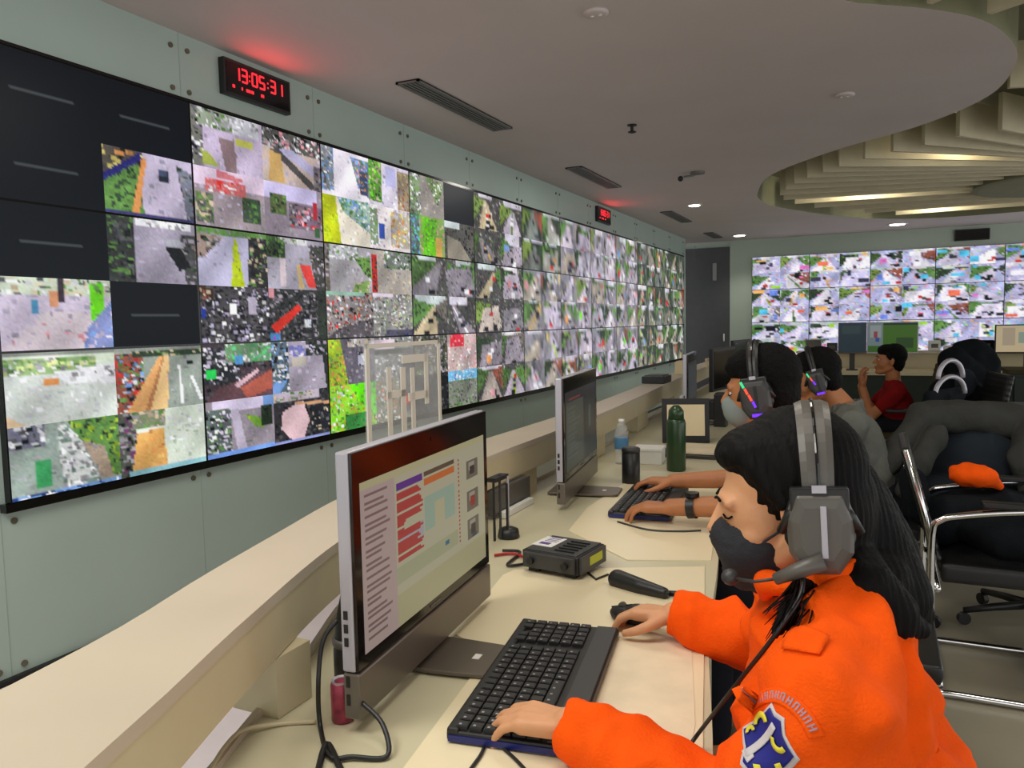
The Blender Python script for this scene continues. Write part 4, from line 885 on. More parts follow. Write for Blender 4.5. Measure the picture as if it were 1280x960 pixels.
def headset(Hm, name_label, cup='grey', glow=None, boom=True, bandw=.046, cupr=(.050, .060)):
    t = thing('headset', name_label, 'headset', Hm @ Vector((0, 0, .12)), rot=Hm.to_3x3().normalized())
    N = 28; b = MB(); R = []
    for k in range(N + 1):
        a = PI * k / N; y = .097 * math.cos(a); z = .030 + .118 * math.sin(a); th = .010
        oy = math.cos(a) * th; oz = math.sin(a) * th; hw = bandw / 2 * (.85 + .15 * math.sin(a))
        R.append([b.bm.verts.new(Hm @ Vector(v)) for v in ((-hw, y, z), (hw, y, z), (hw, y + oy, z + oz), (hw * .6, y + oy * 1.4, z + oz * 1.4), (-hw * .6, y + oy * 1.4, z + oz * 1.4), (-hw, y + oy, z + oz))])
    for A, B_ in zip(R, R[1:]):
        for k in range(6): b.bm.faces.new((A[k], A[(k + 1) % 6], B_[(k + 1) % 6], B_[k]))
    b.bm.faces.new(R[0]); b.bm.faces.new(R[-1][::-1]); b.build('headband', M['grey' if cup == 'grey' else 'black'], t, smooth=False)
    b = MB(); b.tube([Hm @ Vector((0, .1125 * math.cos(a), .030 + .133 * math.sin(a))) for a in [PI * (.06 + .88 * k / 24) for k in range(25)]], .0022, 6); b.build('band_seam', M['blackg'], t)
    for s in (-1, 1):
        q = lambda x, y, z: Hm @ Vector((x, s * y, z))
        Rm = Hm.to_3x3().normalized()
        MB().box(q(0, .112, .036), (.074, .016, .034), Rm).build('yoke', M['black'], t, bevel=.003)
        MB().box(q(0, .121, .052), (.018, .004, .010), Rm).build('yoke_clip', M['silver'], t)
        for e in (-1, 1): MB().tube([q(e * .022, .114, .030), q(e * .040, .110, .010), q(e * .052, .104, -.012)], [.010, .008, .006], 8).build('yoke_arm', M['black'], t, smooth=True)
        c = Blob(); c.M = Hm
        for k in range(20):
            a = 2 * PI * k / 20; c.ball((cupr[0] * .86 * math.cos(a), s * .088, cupr[1] * .86 * math.sin(a) - .008), .014)
        c.build('ear_cushion', M['black'], t, .004, 2)
        c = MB(); hexo = [(-.78, 1.), (.78, 1.), (1.06, .35), (1.0, -.55), (.55, -1.08), (-.55, -1.08), (-1.0, -.55), (-1.06, .35)]
        rings = []
        for y, sc_ in ((.100, 1.), (.112, 1.02), (.124, .86), (.127, .62)):
            rings.append([c.bm.verts.new(q(cupr[0] * u * sc_, y, cupr[1] * v * sc_ - .008)) for u, v in hexo])
        for A, B_ in zip(rings, rings[1:]):
            for k in range(8): c.bm.faces.new((A[k], A[(k + 1) % 8], B_[(k + 1) % 8], B_[k]))
        c.bm.faces.new(rings[0]); c.bm.faces.new(rings[-1]); c.build('ear_cup', M[cup], t, bevel=.002)
        MB().box(q(-.004, .128, -.006), (.008, .004, .070), Rm).build('cup_ridge', M['silver'] if cup == 'grey' else M['black'], t, bevel=.001)
        if glow:
            for k, gm in enumerate(glow):
                MB().box(q(.030 - k * .009, .130, .035 - k * .020), (.007, .004, .020), Rm @ Matrix.Rotation(.35, 3, 'Y')).build('light_strip', M[gm], t)
            MB().box(q(-.004, .128, -.058), (.034, .006, .009), Rm).build('light_strip', M[glow[-1]], t)
    if boom:
        q = lambda x, y, z: Hm @ Vector((x, y, z))
        MB().tube([q(-.002, .130, -.045), q(.030, .131, -.058), q(.062, .122, -.075), ], [.012, .011, .008], 10).build('mic_boom', M['grey'], t, smooth=True)
        MB().tube([q(.060, .122, -.074), q(.090, .108, -.084), q(.118, .085, -.088)], .0025, 6).build('mic_wire', M['dgrey'], t, smooth=True)
        MB().ball(q(.125, .078, -.088), (.013, .013, .012)).build('mic_foam', M['dgrey'], t, smooth=True)
    return t

# ---- the person in orange in the foreground
HC = at(986, 630, 1.14)
H1 = headm(HC, 186, 14, 0, .97)
woman = thing('person', 'person in orange uniform with long black hair and black mask, typing in foreground', 'person', (3.16, 1.2, .47))
SL, SRt = Vector((3.06, 1.0, .92)), Vector((3.0, 1.36, .92)); NB = Vector((3.06, 1.18, .985)); PV = Vector((3.20, 1.22, .53))
EL, ER = Vector((2.965, .955, .735)), Vector((2.945, 1.50, .765))
WL, WR = onz(712, 905, .797), onz(842, 768, .795)
B = Blob(); add_head(B, H1)
B.cap(H1 @ Vector((-.025, 0, -.03)), NB, .052, .056)
B.chain([NB, (NB + SL) / 2 + Vector((0, 0, -.01)), SL], [.06, .055, .045]); B.chain([NB, (NB + SRt) / 2 + Vector((0, 0, -.01)), SRt], [.06, .055, .045])
B.ell((3.03, 1.185, .82), (.08, .13, .17)); B.ell((3.11, 1.21, .62), (.09, .12, .17)); B.ell(PV, (.11, .15, .09))
B.chain([SL, EL, WL], [.045, .040, .025]); B.chain([SRt, ER, WR], [.045, .040, .025])
dL = (onz(640, 893, .785) - WL); B_l = add_hand(B, WL, dL, (0.05, 0, 1), 1, (.30, .45, .35), .98, .22) if False else None
add_hand(B, WL, dL, (.1, -.05, 1), -1, (.28, .42, .35), .95, .22)
dR = (onz(775, 762, .78) - WR); add_hand(B, WR, dR, (.12, .0, 1), 1, (.40, .55, .35), .92, .10)
for s, e in ((-1, SL), (1, SRt)):
    kx, ky = 2.86, 1.22 + s * .10
    B.chain([PV + Vector((0, s * .09, -.03)), (kx, ky, .50), (kx + .02, ky, .10)], [.085, .055, .04]); B.cap((kx + .02, ky, .06), (kx - .12, ky, .05), .040, .032)
B.build('body', M['skin'], woman, .0042, 3)
face_bits(H1, woman, False)
# uniform
B = Blob()
B.ell((3.045, 1.18, .80), (.125, .18, .185), Matrix.Rotation(-.2, 3, 'Y')); B.ell((3.125, 1.20, .63), (.135, .175, .20)); B.ell(PV, (.15, .19, .12))
B.chain([NB + Vector((0, 0, -.02)), SL], [.080, .072]); B.chain([NB + Vector((0, 0, -.02)), SRt], [.080, .070])
B.ell((3.10, 1.18, .86), (.085, .15, .12))
mid = lambda a, b, k: Vector(a).lerp(Vector(b), k)
B.chain([SL, mid(SL, EL, .5), EL], [.074, .072, .062]); B.chain([EL, mid(EL, WL, .45), mid(EL, WL, .86)], [.064, .058, .043]); B.con(mid(EL, WL, .8), mid(EL, WL, .99), .044, .040)
B.chain([SRt, mid(SRt, ER, .5), ER + Vector((0, -.01, -.02))], [.070, .068, .068]); B.chain([ER + Vector((0, -.01, -.02)), mid(ER, WR, .45), mid(ER, WR, .82)], [.068, .058, .043]); B.con(mid(ER, WR, .76), mid(ER, WR, .97), .043, .039)
for s in (-1, 1):
    ky = 1.22 + s * .10; B.chain([PV + Vector((0, s * .09, -.02)), (2.86, ky, .50), (2.88, ky, .14)], [.10, .072, .062])
B.build('uniform', M['orange'], woman, .006, 5, disp=folds(.021, 10.5, 1., (1, 1, .7)))
# collar
b = Blob()
for k in range(30):
    a = PI * (.16 + 1.68 * k / 29); c = NB + Vector((-.012, 0, .028)); p = c + Vector((-math.cos(a) * (.068 if math.cos(a) > 0 else .044), math.sin(a) * .072, .008 - .022 * math.cos(a)))
    b.cap(p + Vector((0, 0, -.022)), p + Vector((-.0, 0, .018)), .010, .008)
b.build('collar', M['orange'], woman, .004, 3)
b = Blob(); c0 = NB + Vector((-.09, -.035, .03)); b.chain([c0 + Vector((.03, -.035, .0)), c0 + Vector((-.005, -.01, -.005)), c0 + Vector((-.012, .02, -.035))], [.012, .020, .010]); b.build('collar_flap', M['orange'], woman, .004, 3)
# surface pieces stuck on the sleeve and shoulder: shot onto the cloth surface
dg = bpy.context.evaluated_depsgraph_get()
from mathutils.bvhtree import BVHTree
uni = [o for o in woman.children if o.name.startswith('uniform')][0]
mw = ORG[uni.name]
bvh = BVHTree.FromPolygons([mw @ v.co for v in uni.data.vertices], [tuple(p.vertices) for p in uni.data.polygons])
E_C = at(959, 929, 1.0); 
hitc = bvh.ray_cast(CAM, (E_C - CAM).normalized()); PC, NC = hitc[0], hitc[1].normalized()
def decal(o_c, o_n, polys, name, m, lift, up=UP, sc=1., sub=.004, rot=0.):
    """small embroidered piece laid on the cloth: plan polygon in metres, projected along the cloth normal"""
    ex = Vector(up).cross(o_n).normalized(); ey = o_n.cross(ex).normalized(); b = MB()
    cr, sr = math.cos(rot), math.sin(rot)
    for poly in polys:
        P = [Vector((p[0] * sc, p[1] * sc, 0)) for p in poly]; P = [Vector((p.x * cr - p.y * sr, p.x * sr + p.y * cr, 0)) for p in P]
        tmp = bmesh.new(); vs = [tmp.verts.new(p) for p in P]; tmp.faces.new(vs)
        for _ in range(3):
            bmesh.ops.triangulate(tmp, faces=tmp.faces); es = [e for e in tmp.edges if e.calc_length() > sub]
            if es: bmesh.ops.subdivide_edges(tmp, edges=es, cuts=1)
        bmesh.ops.triangulate(tmp, faces=tmp.faces)
        mp = {}
        for v in tmp.verts:
            w0 = o_c + ex * v.co.x + ey * v.co.y + o_n * .05
            h = bvh.ray_cast(w0, -o_n, .12)
            mp[v] = b.bm.verts.new((h[0] if h[0] else w0 - o_n * .05) + o_n * lift)
        for f in tmp.faces: b.bm.faces.new([mp[v] for v in f.verts])
        tmp.free()
    o = b.build(name, m, woman, smooth=True); sm = o.modifiers.new('thick', 'SOLIDIFY'); sm.thickness = .0009; sm.offset = 1; return o
shield = [(-.004, .054), (.010, .046), (.028, .046), (.034, .026), (.054, .004), (.034, -.022), (.030, -.040), (.004, -.054), (-.022, -.042), (-.030, -.022), (-.054, -.002), (-.030, .022)]
rb = math.radians(-4)
def ann(R, r, a0, a1, c=(0, 0), n=10):
    A = [math.radians(a0 + (a1 - a0) * k / n) for k in range(n + 1)]
    return [(c[0] + R * math.cos(a), c[1] + R * math.sin(a)) for a in A] + [(c[0] + r * math.cos(a), c[1] + r * math.sin(a)) for a in A[::-1]]
decal(PC, NC, [[(x * .88, y * .88) for x, y in shield]], 'badge_border', M['badgew'], .0012, rot=rb)
decal(PC, NC, [[(x * .76, y * .76) for x, y in shield]], 'badge_field', M['badgeb'], .0032, rot=rb)
decal(PC, NC, [[(-.022, -.020), (-.014, -.026), (.016, .024), (.008, .028)], [(-.024, -.022), (-.010, -.030), (-.006, -.020), (-.016, -.012)]], 'badge_column', M['badgew'], .0052, rot=rb)
decal(PC, NC, [ann(.014, .007, 30, 210, (-.012, .018)), ann(.013, .007, 180, 330, (.022, .012)), ann(.016, .008, 200, 400, (.012, -.022)), ann(.008, .003, 40, 220, (-.026, .002))], 'badge_figures', M['badgey'], .0064, rot=rb)
hs = bvh.ray_cast(CAM, (at(990, 884, 1.0) - CAM).normalized()); TP, TN = hs[0], hs[1].normalized()
# curved name tape above the badge: one raised tape and small unreadable stitched letters
decal(TP, TN, [ann(.072, .054, 25, 128, (-.028, -.052), 14)], 'name_tape', M['orange'], .0010)
L_ = []
for k in range(11):
    a = math.radians(34 + k * 8.2); c_ = (-.028 + .063 * math.cos(a), -.052 + .063 * math.sin(a)); u = (-math.sin(a), math.cos(a)); v = (math.cos(a), math.sin(a))
    P = lambda x, y: (c_[0] + u[0] * x + v[0] * y, c_[1] + u[1] * x + v[1] * y)
    L_ += [[P(-.0032, -.005), P(-.0012, -.005), P(-.0012, .005), P(-.0032, .005)], [P(.0012, -.005), P(.0030, -.005), P(.0030, .005), P(.0012, .005)], [P(-.0032, -.001 + .004 * (k % 2)), P(.003, -.001 + .004 * (k % 2)), P(.003, .001 + .004 * (k % 2)), P(-.0032, .001 + .004 * (k % 2))]]
decal(TP, TN, L_, 'tape_lettering', M['tape'], .0026)
he = bvh.ray_cast(CAM, (at(1006, 800, 1.0) - CAM).normalized())
if he[0]: decal(he[0], he[1].normalized(), [[(-.026, -.016), (.022, -.018), (.026, .016), (-.022, .020)]], 'shoulder_flap', M['orange'], .004)
# cuffs
for E_, W_r in ((EL, WL), (ER, WR)):
    d = (W_r - E_).normalized(); c = mid(E_, W_r, .93); MB().cyl(c - d * .012, c + d * .016, .0425, .0405, 28, False).build('cuff', M['orange'], woman, smooth=True)
# hair
B = Blob(); B.M = H1
B.ell((-.026, 0, .050), (.100, .086, .098)); B.ell((.018, 0, .094), (.072, .070, .040)); B.ell((.046, 0, .092), (.042, .055, .028))
B.cap((.030, .056, .078), (.002, .076, .020), .020, .014); B.cap((.055, -.062, .050), (.030, -.078, -.02), .022, .018)
B.ell((-.052, 0, .0), (.068, .080, .11))
B.M = Matrix()
B.chain([at(1045, 615, 1.16), at(1080, 685, 1.16), at(1110, 742, 1.14), at(1128, 772, 1.12)], [.064, .066, .060, .030]); B.chain([at(1060, 690, 1.17), at(1090, 725, 1.12), at(1112, 760, 1.08)], [.06, .055, .03])
B.chain([at(1040, 620, 1.12), at(1055, 690, 1.15), at(1078, 742, 1.10)], [.06, .055, .035])
B.chain([at(1018, 690, 1.17), at(1020, 728, 1.11), at(1062, 748, 1.06)], [.045, .036, .034]); B.chain([at(1018, 732, 1.08), at(987, 765, 1.03), at(968, 795, 1.0)], [.026, .016, .006]); B.chain([at(1048, 695, 1.11), at(1080, 730, 1.06), at(1120, 765, 1.05)], [.05, .04, .03])
B.chain([at(1060, 765, 1.05), at(1120, 778, 1.05), at(1152, 786, 1.06)], [.032, .028, .014])
B.chain([at(1078, 625, 1.2), at(1110, 690, 1.2), at(1140, 765, 1.14)], [.042, .045, .03])
B.build('hair', M['hair'], woman, .005, 6, disp=lambda p: .0011 * math.sin(p.x * 420 + p.y * 380 + 6 * noise.noise(p * 12)))
rh = random.Random(5)
b = MB()
for k in range(46):
    x0 = 990 + rh.uniform(0, 36); y0 = 735 + rh.uniform(-12, 12); x1 = x0 - rh.uniform(15, 42); y1 = 770 + rh.uniform(-10, 34); t_ = 1.02 + rh.uniform(-.05, .03)
    b.tube(crom([at(x0 + 12, y0 - 22, 1.10), at(x0, y0, 1.06), at((x0 + x1) / 2 + 4, (y0 + y1) / 2 - 4, t_ + .01), at(x1, y1, t_ - .02)], 3), [.0016] * 5 + [.0015, .0013, .0011, .0008, .0004][:5], 5)
b.build('hair_strands', M['hair'], woman, smooth=True, kind='stuff')
# face mask with ear loop
B = Blob(); B.M = H1
B.ell((.062, 0, -.050), (.062, .060, .062), Matrix.Rotation(.25, 3, 'Y')); B.ell((.095, 0, -.030), (.034, .030, .034)); B.cap((.05, 0, -.085), (.085, 0, -.085), .050, .036)
Hi = H1.inverted()
B.build('face_mask', M['mask'], woman, .004, 4, cut=lambda p: ((lambda q: q.x < .030 + .25 * max(0, q.z + .02) or q.z > .004 - .30 * abs(q.y) - .10 * (.1 - q.x))(Hi @ p)), disp=folds(.0015, 40, 2., (1, .3, 3)))
for s in (-1, 1): MB().tube([H1 @ Vector(v) for v in ((.045, s * .062, -.035), (.022, s * .073, -.022), (-.002, s * .084, -.005), (-.006, s * .084, .012))], .0022, 6).build('ear_loop', M['mask'], woman)
hs1 = headset(headm(at(1019, 633, 1.13), 187, 3, 0, .97), 'grey over-ear headset with a boom microphone worn by the person in orange', bandw=.048, cupr=(.041, .056))
o = MB().tube(crom([H1 @ Vector((.0, .118, -.07)), at(1000, 745, 1.0), at(968, 795, .99), at(925, 850, 1.05), at(872, 918, 1.16), onz(850, 950, DZ + .02)], 8), .0032).build('headset_cable', M['black'], smooth=True)
setp(o, 'black headset cable hanging across the orange uniform down to the desk', 'cable')

# ---- other people
def person(label, HCc, heading, pitch, neck, sl, sr, pelvis, arms, cloth, skin, hairm, seat_dir, trousers='trouser', collar=None, maskm=None, sleeve=.5, clothname='shirt', s=1., hands=True):
    t = thing('person', label, 'person', (pelvis[0], pelvis[1], pelvis[2] - .05))
    Hm = headm(HCc, heading, pitch, 0, s); B = Blob(); add_head(B, Hm)
    neck, sl, sr, pv = Vector(neck), Vector(sl), Vector(sr), Vector(pelvis)
    B.cap(Hm @ Vector((-.025, 0, -.04)), neck, .052, .058); B.chain([neck, sl], [.06, .05]); B.chain([neck, sr], [.06, .05])
    ch = (sl + sr) / 2 + Vector((0, 0, -.16)); B.ell(ch, (.10, .14, .18)); B.ell((ch + pv) / 2, (.10, .13, .18)); B.ell(pv, (.12, .15, .10))
    sd = Vector((*seat_dir, 0)).normalized(); sidev = Vector((-sd.y, sd.x, 0))
    for sgn in (-1, 1):
        k = pv + sd * .40 + sidev * sgn * .11 + Vector((0, 0, .01)); B.chain([pv + sidev * sgn * .09, k, Vector((k.x, k.y, .10))], [.08, .055, .04]); B.cap(Vector((k.x, k.y, .05)), Vector((k.x, k.y, .045)) + sd * .13, .04, .03)
    for S, E_, W_r, d, n_, th in arms:
        E_, W_r = Vector(E_), Vector(W_r); B.chain([Vector(S), E_, W_r], [.047, .040, .027])
        if hands: add_hand(B, W_r, d, n_, th, (.35, .5, .4), 1.0, .12)
    B.build('body', M[skin], t, .0055, 3)
    B = Blob(); B.ell(ch + Vector((0, 0, .01)), (.14, .185, .19)); B.ell((ch + pv) / 2, (.135, .17, .20)); B.chain([neck + Vector((0, 0, -.03)), sl], [.075, .068]); B.chain([neck + Vector((0, 0, -.03)), sr], [.075, .068])
    for S, E_, W_r, d, n_, th in arms:
        S = Vector(S); E_ = Vector(E_); B.cap(S, S.lerp(E_, .9 if sleeve > .5 else .55), .068, .060)
        if sleeve > .5: B.chain([E_, E_.lerp(Vector(W_r), sleeve - .5)], [.062, .052])
    B.build(clothname, M[cloth], t, .008, 4, disp=folds(.006, 8, HCc[0]))
    B = Blob(); B.ell(pv + Vector((0, 0, -.01)), (.155, .19, .13))
    for sgn in (-1, 1):
        k = pv + sd * .40 + sidev * sgn * .11; B.chain([pv + sidev * sgn * .09, k, Vector((k.x, k.y, .13))], [.10, .072, .06])
    B.build('trousers', M[trousers], t, .01, 4)
    B = Blob(); B.M = Hm
    B.ell((-.028, 0, .055), (.100, .084, .095)); B.ell((.020, 0, .085), (.080, .076, .055)); B.ell((-.055, 0, .0), (.060, .076, .085))
    B.cap((.056, -.03, .096), (.056, .03, .096), .030); 
    for sg in (-1, 1): B.cap((.030, sg * .066, .060), (.012, sg * .076, .022), .018, .010)
    B.build('hair', M[hairm], t, .006, 3, disp=lambda p: .003 * noise.noise(p * 90))
    face_bits(Hm, t)
    if collar:
        b = Blob(); c = Vector(neck) + Vector((-.005, 0, .018))
        for k in range(20):
            a = 2 * PI * k / 20; p = c + Vector((math.cos(a) * .070, math.sin(a) * .074, .012 * math.cos(a))); b.cap(p + Vector((0, 0, -.02)), p + Vector((0, 0, .020)), .013, .010)
        b.build('collar', M[collar], t, .005, 3)
    if maskm:
        b = Blob(); b.M = Hm; b.ell((.064, 0, -.048), (.060, .058, .056)); b.ell((.095, 0, -.030), (.032, .030, .032)); Hi2 = Hm.inverted()
        b.build('face_mask', M[maskm], t, .005, 3, cut=lambda p: ((lambda q: q.x < .03 or q.z > .0)(Hi2 @ p)))
    return t, Hm
h2 = at(952, 490, 2.36)
nk = Vector((2.94, 2.42, 1.035))
e1 = onz(960, 650, .83)
p2, Hm2 = person('man with orange collar and lit headset, typing at the second computer', h2, 178, 8, nk, nk + Vector((.02, -.19, -.06)), nk + Vector((0, .19, -.06)), (3.06, 2.45, .56),
    [(nk + Vector((.02, -.19, -.06)), (2.80, 2.36, .83), onz(838, 634, .80), (-1, .02, -.05), (0, 0, 1), -1), (nk + Vector((0, .19, -.06)), (2.76, 2.80, .83), onz(842, 601, .80), (-1, -.02, -.05), (0, 0, 1), 1)],
    'orange', 'skin2', 'hair2', (-1, 0), collar='orange', maskm='facemask', clothname='uniform')
p2w = at(866, 629, 2.49)
W2, E2 = onz(838, 634, .80), Vector((2.80, 2.36, .83)); d2 = (E2 - W2).normalized(); c2 = W2 + d2 * .07
MB().cyl(c2 - d2 * .013, c2 + d2 * .013, .036, n=24, caps=False).build('watch_strap', M['black'], p2, smooth=True)
MB().cyl(c2 + Vector((0, 0, .034)), c2 + Vector((0, 0, .046)), .022, n=20).build('watch_case', M['blackg'], p2)
headset(Hm2, 'dark headset with green, red and violet lights worn by the man with the orange collar', 'dgrey', ('dotg', 'dotr', 'dotr', 'dotp'), boom=False, bandw=.035, cupr=(.042, .056))
h3 = at(1020, 474, 3.6); nk3 = Vector((h3.x + .13, h3.y + .03, h3.z - .15))
p3, Hm3 = person('man in a grey shirt and lit headset seated behind the man with the orange collar', h3, 185, 15, nk3, nk3 + Vector((.04, -.2, -.035)), nk3 + Vector((.02, .2, -.035)), (nk3.x + .12, nk3.y + .02, .54),
    [(nk3 + Vector((.03, -.2, -.06)), nk3 + Vector((-.14, -.22, -.28)), nk3 + Vector((-.40, -.12, -.29)), (-1, 0, -.1), (0, 0, 1), -1), (nk3 + Vector((0, .2, -.06)), nk3 + Vector((-.14, .25, -.28)), nk3 + Vector((-.40, .15, -.29)), (-1, 0, -.1), (0, 0, 1), 1)],
    'greycloth', 'skin2', 'hair2', (-1, 0), sleeve=.9, collar='greycloth')
headset(Hm3, 'small dark headset with coloured lights worn by the man in the grey shirt', 'dgrey', ('dotg', 'dotr', 'dotp'), boom=False, bandw=.03, cupr=(.036, .050))
h4 = at(1112, 452, 6.2); nk4 = Vector((h4.x + .03, h4.y + .02, h4.z - .17))
p4, Hm4 = person('person in a dark red shirt leaning back with raised hands near the far screens', h4, 190, -5, nk4, nk4 + Vector((.03, -.19, -.06)), nk4 + Vector((0, .19, -.06)), (nk4.x + .02, nk4.y, .52),
    [(nk4 + Vector((.03, -.19, -.06)), nk4 + Vector((-.16, -.20, -.26)), nk4 + Vector((-.22, -.10, -.04)), (-.1, .2, 1), (-1, 0, .1), -1), (nk4 + Vector((0, .19, -.06)), nk4 + Vector((-.18, .18, -.26)), nk4 + Vector((-.24, .08, -.04)), (-.1, -.2, 1), (-1, 0, .1), 1)],
    'red', 'skin2', 'hair2', (-1, 0))

# ------------------------------------------------------------------ chairs
def task_chair(c, rz, label, m='black', back_h=1.0, src=None, wing=False, group='office chairs', arms=True):
    if src: t = copy_tree(src); t.location = c; t.rotation_euler = (0, 0, rz); t['label'] = label; return t
    t = thing('office_chair', label, 'chair', c, rz, group=group)      # faces local +X
    b = Blob(); b.box((0.02, 0, .445), (.44, .46, .05)); b.build('seat', M[m], t, .012, 3, local=True)
    b = Blob(); b.chain([(-.22, 0, .56), (-.25, 0, .75), (-.29, 0, back_h - .06)], [.02, .02, .02])
    for k in range(12):
        z = .56 + (back_h - .60) * k / 11; b.cap((-.215 - .10 * ((z - .56) / .5) + .02, -.21, z), (-.215 - .10 * ((z - .56) / .5) + .02, .21, z), .022)
    b.build('backrest', M[m], t, .011, 3, local=True)
    MB().cyl((0, 0, .09), (0, 0, .42), .028).build('gas_column', M['chrome'], t, True)
    for k in range(5):
        a = 2 * PI * k / 5 + .3; MB().tube([(0, 0, .10), (.15 * math.cos(a), .15 * math.sin(a), .085), (.28 * math.cos(a), .28 * math.sin(a), .065)], [.022, .018, .014]).build('base_leg', M['black'], t, True, smooth=True)
        MB().cyl((.28 * math.cos(a) - .012 * math.sin(a), .28 * math.sin(a) + .012 * math.cos(a), .028), (.28 * math.cos(a) + .012 * math.sin(a), .28 * math.sin(a) - .012 * math.cos(a), .028), .027).build('caster', M['black'], t, True)
    for s in ((-1, 1) if arms else ()):
        MB().tube([(-.05, s * .24, .43), (-.05, s * .27, .50), (-.03, s * .27, .64)], .014).build('arm_post', M['chrome'], t, True, smooth=True)
        MB().box((.02, s * .27, .655), (.26, .06, .028)).build('armrest', M['black'], t, True, bevel=.008)
    if wing:
        for z, r_ in ((back_h + .04, .10), (back_h - .05, .13)):
            MB().tube([(-.30 + .02 * math.cos(a), r_ * math.cos(a), z + .10 * math.sin(a)) for a in [PI * k / 14 for k in range(15)]], .013).build('head_bow', M['silver'], t, True, smooth=True)
    return t
ch = task_chair((3.22, 1.22, 0), PI, 'black office stool under the person in orange', back_h=.70, arms=False)
bk = [o for o in ch.children if o.name.startswith('backrest')][0]; bpy.data.objects.remove(bk)
task_chair((3.08, 2.46, 0), PI, 'black office stool under the man with the orange collar', src=ch)
task_chair((h3.x + .24, h3.y + .04, 0), PI, 'black office stool under the man in the grey shirt', src=ch)
task_chair((h4.x + .10, h4.y, 0), PI + .1, 'brown fabric chair behind the person in the dark red shirt', 'olive', 1.02)
task_chair((3.22, 5.0, 0), PI - .5, 'dark chair with two pale curved head bows, behind the draped jacket', 'darkcloth', 1.0, wing=True)
task_chair((3.62, 6.2, 0), PI + .2, 'dark chair under the heap of dark clothes near the far screens', 'black', 1.0)

def sled_chair(c, rz, label):
    t = thing('sled_base_chair', label, 'chair', c, rz)                # faces local +X
    for s in (-1, 1):
        y = s * .26
        P = [(.42, y, .018), (.10, y, .018), (.03, y, .018), (.0, y, .05), (.0, y, .30), (.0, y, .60), (.025, y, .655), (.08, y, .675), (.22, y, .70), (.40, y, .72)]
        MB().tube(crom(P, 4), .0125, 10).build('side_loop', M['chrome'], t, True, smooth=True)
        MB().box((.28, y, .725), (.26, .045, .022)).build('arm_pad', M['black'], t, True, bevel=.006)
    for x, z, r in ((.03, .045, .016), (.40, .018, .0125), (.02, .40, .012)): MB().tube([(x, -.26, z), (x, .26, z)], r, 10).build('cross_bar', M['chrome'], t, True, smooth=True)
    b = Blob(); b.box((.27, 0, .455), (.48, .46, .07)); b.ell((.27, 0, .47), (.22, .21, .07)); b.build('seat', M['black'], t, .012, 3, local=True)
    b = Blob()
    for k in range(10):
        z = .50 + k * .043; b.cap((.02 - .012 * k, -.20, z), (.02 - .012 * k, .20, z), .020)
    b.build('backrest', M['black'], t, .011, 3, local=True)
    for s in (-1, 1): MB().tube([(.02, s * .225, .46), (-.02, s * .225, .65), (-.09, s * .225, .90)], .011, 8).build('back_post', M['chrome'], t, True, smooth=True)
    return t
sled_chair((3.30, 3.36, 0), .0, 'black chair with a chrome sled frame on the right, behind the person in orange')
task_chair((3.75, 3.98, 0), PI, 'black office stool under the grey draped jacket', src=ch)

# draped jacket
t = thing('jacket', 'large grey jacket with dark lining draped over the chair at the right edge', 'jacket', (3.6, 3.9, .75))
b = Blob(); J = lambda x, y, tt: at(x, y, tt)
b.chain([J(1150, 522, 3.6), J(1210, 520, 3.6), J(1290, 532, 3.6), J(1340, 545, 3.6)], [.070, .075, .085, .09]); b.ell(J(1300, 585, 3.5), (.09, .10, .16))
b.chain([J(1150, 524, 3.6), J(1125, 556, 3.55), J(1100, 592, 3.5), J(1095, 625, 3.5)], [.058, .060, .05, .04])
b.chain([J(1170, 545, 3.5), J(1150, 580, 3.45), J(1128, 615, 3.4)], [.05, .05, .03])
b.chain([J(1290, 540, 3.5), J(1275, 575, 3.45), J(1300, 640, 3.4)], [.06, .055, .05])
b.chain([J(1320, 560, 3.5), J(1330, 640, 3.4)], [.08, .08])
b.build('jacket_shell', M['jacket'], t, .009, 5, disp=folds(.014, 7, 3.))
b = Blob(); b.ell(J(1215, 585, 3.62), (.22, .10, .20)); b.cap(J(1150, 620, 3.6), J(1270, 630, 3.6), .10); b.build('jacket_lining', M['navy'], t, .012, 4, disp=folds(.01, 8, 5.))
t = thing('orange_cloth', 'crumpled orange cloth lying on the chair inside the grey jacket', 'cloth', J(1215, 595, 3.05))
b = Blob(); b.chain([J(1196, 590, 3.08), J(1215, 590, 3.05), J(1236, 600, 3.05), J(1250, 608, 3.05)], [.028, .040, .030, .012]); b.ell(J(1217, 595, 3.05), (.085, .05, .042)); b.build('folded_cloth', M['orange'], t, .006, 3, disp=folds(.01, 14, 8.))
t = thing('dark_bag', 'black bag and clothes piled on the sled chair below the orange cloth', 'bag', (3.62, 3.36, .5))
b = Blob(); b.ell(J(1235, 640, 3.12), (.22, .18, .10)); b.cap(J(1180, 650, 3.0), J(1300, 640, 3.15), .09); b.cap(J(1150, 640, 3.05), J(1140, 600, 3.1), .05); b.ell((3.62, 3.30, .58), (.22, .17, .10)); b.build('bag_body', M['darkcloth'], t, .01, 5, disp=folds(.014, 7, 9.))
b = Blob(); b.chain([J(1228, 618, 3.1), J(1262, 626, 3.05), J(1300, 640, 3.0)], [.022, .026, .026]); b.build('brown_strap', M['olive'], t, .007, 3)
t = thing('dark_clothes', 'heap of black and navy clothes hung over a chair near the far screens', 'clothes', (3.7, 6.1, 1.0))
b = Blob(); b.ell(J(1212, 460, 5.9), (.20, .12, .22)); b.ell(J(1196, 500, 5.7), (.2, .14, .2)); b.cap(J(1190, 450, 5.8), J(1240, 500, 5.8), .10, .12); b.build('clothes_shell', M['darkcloth'], t, .014, 4, disp=folds(.02, 6, 11.))
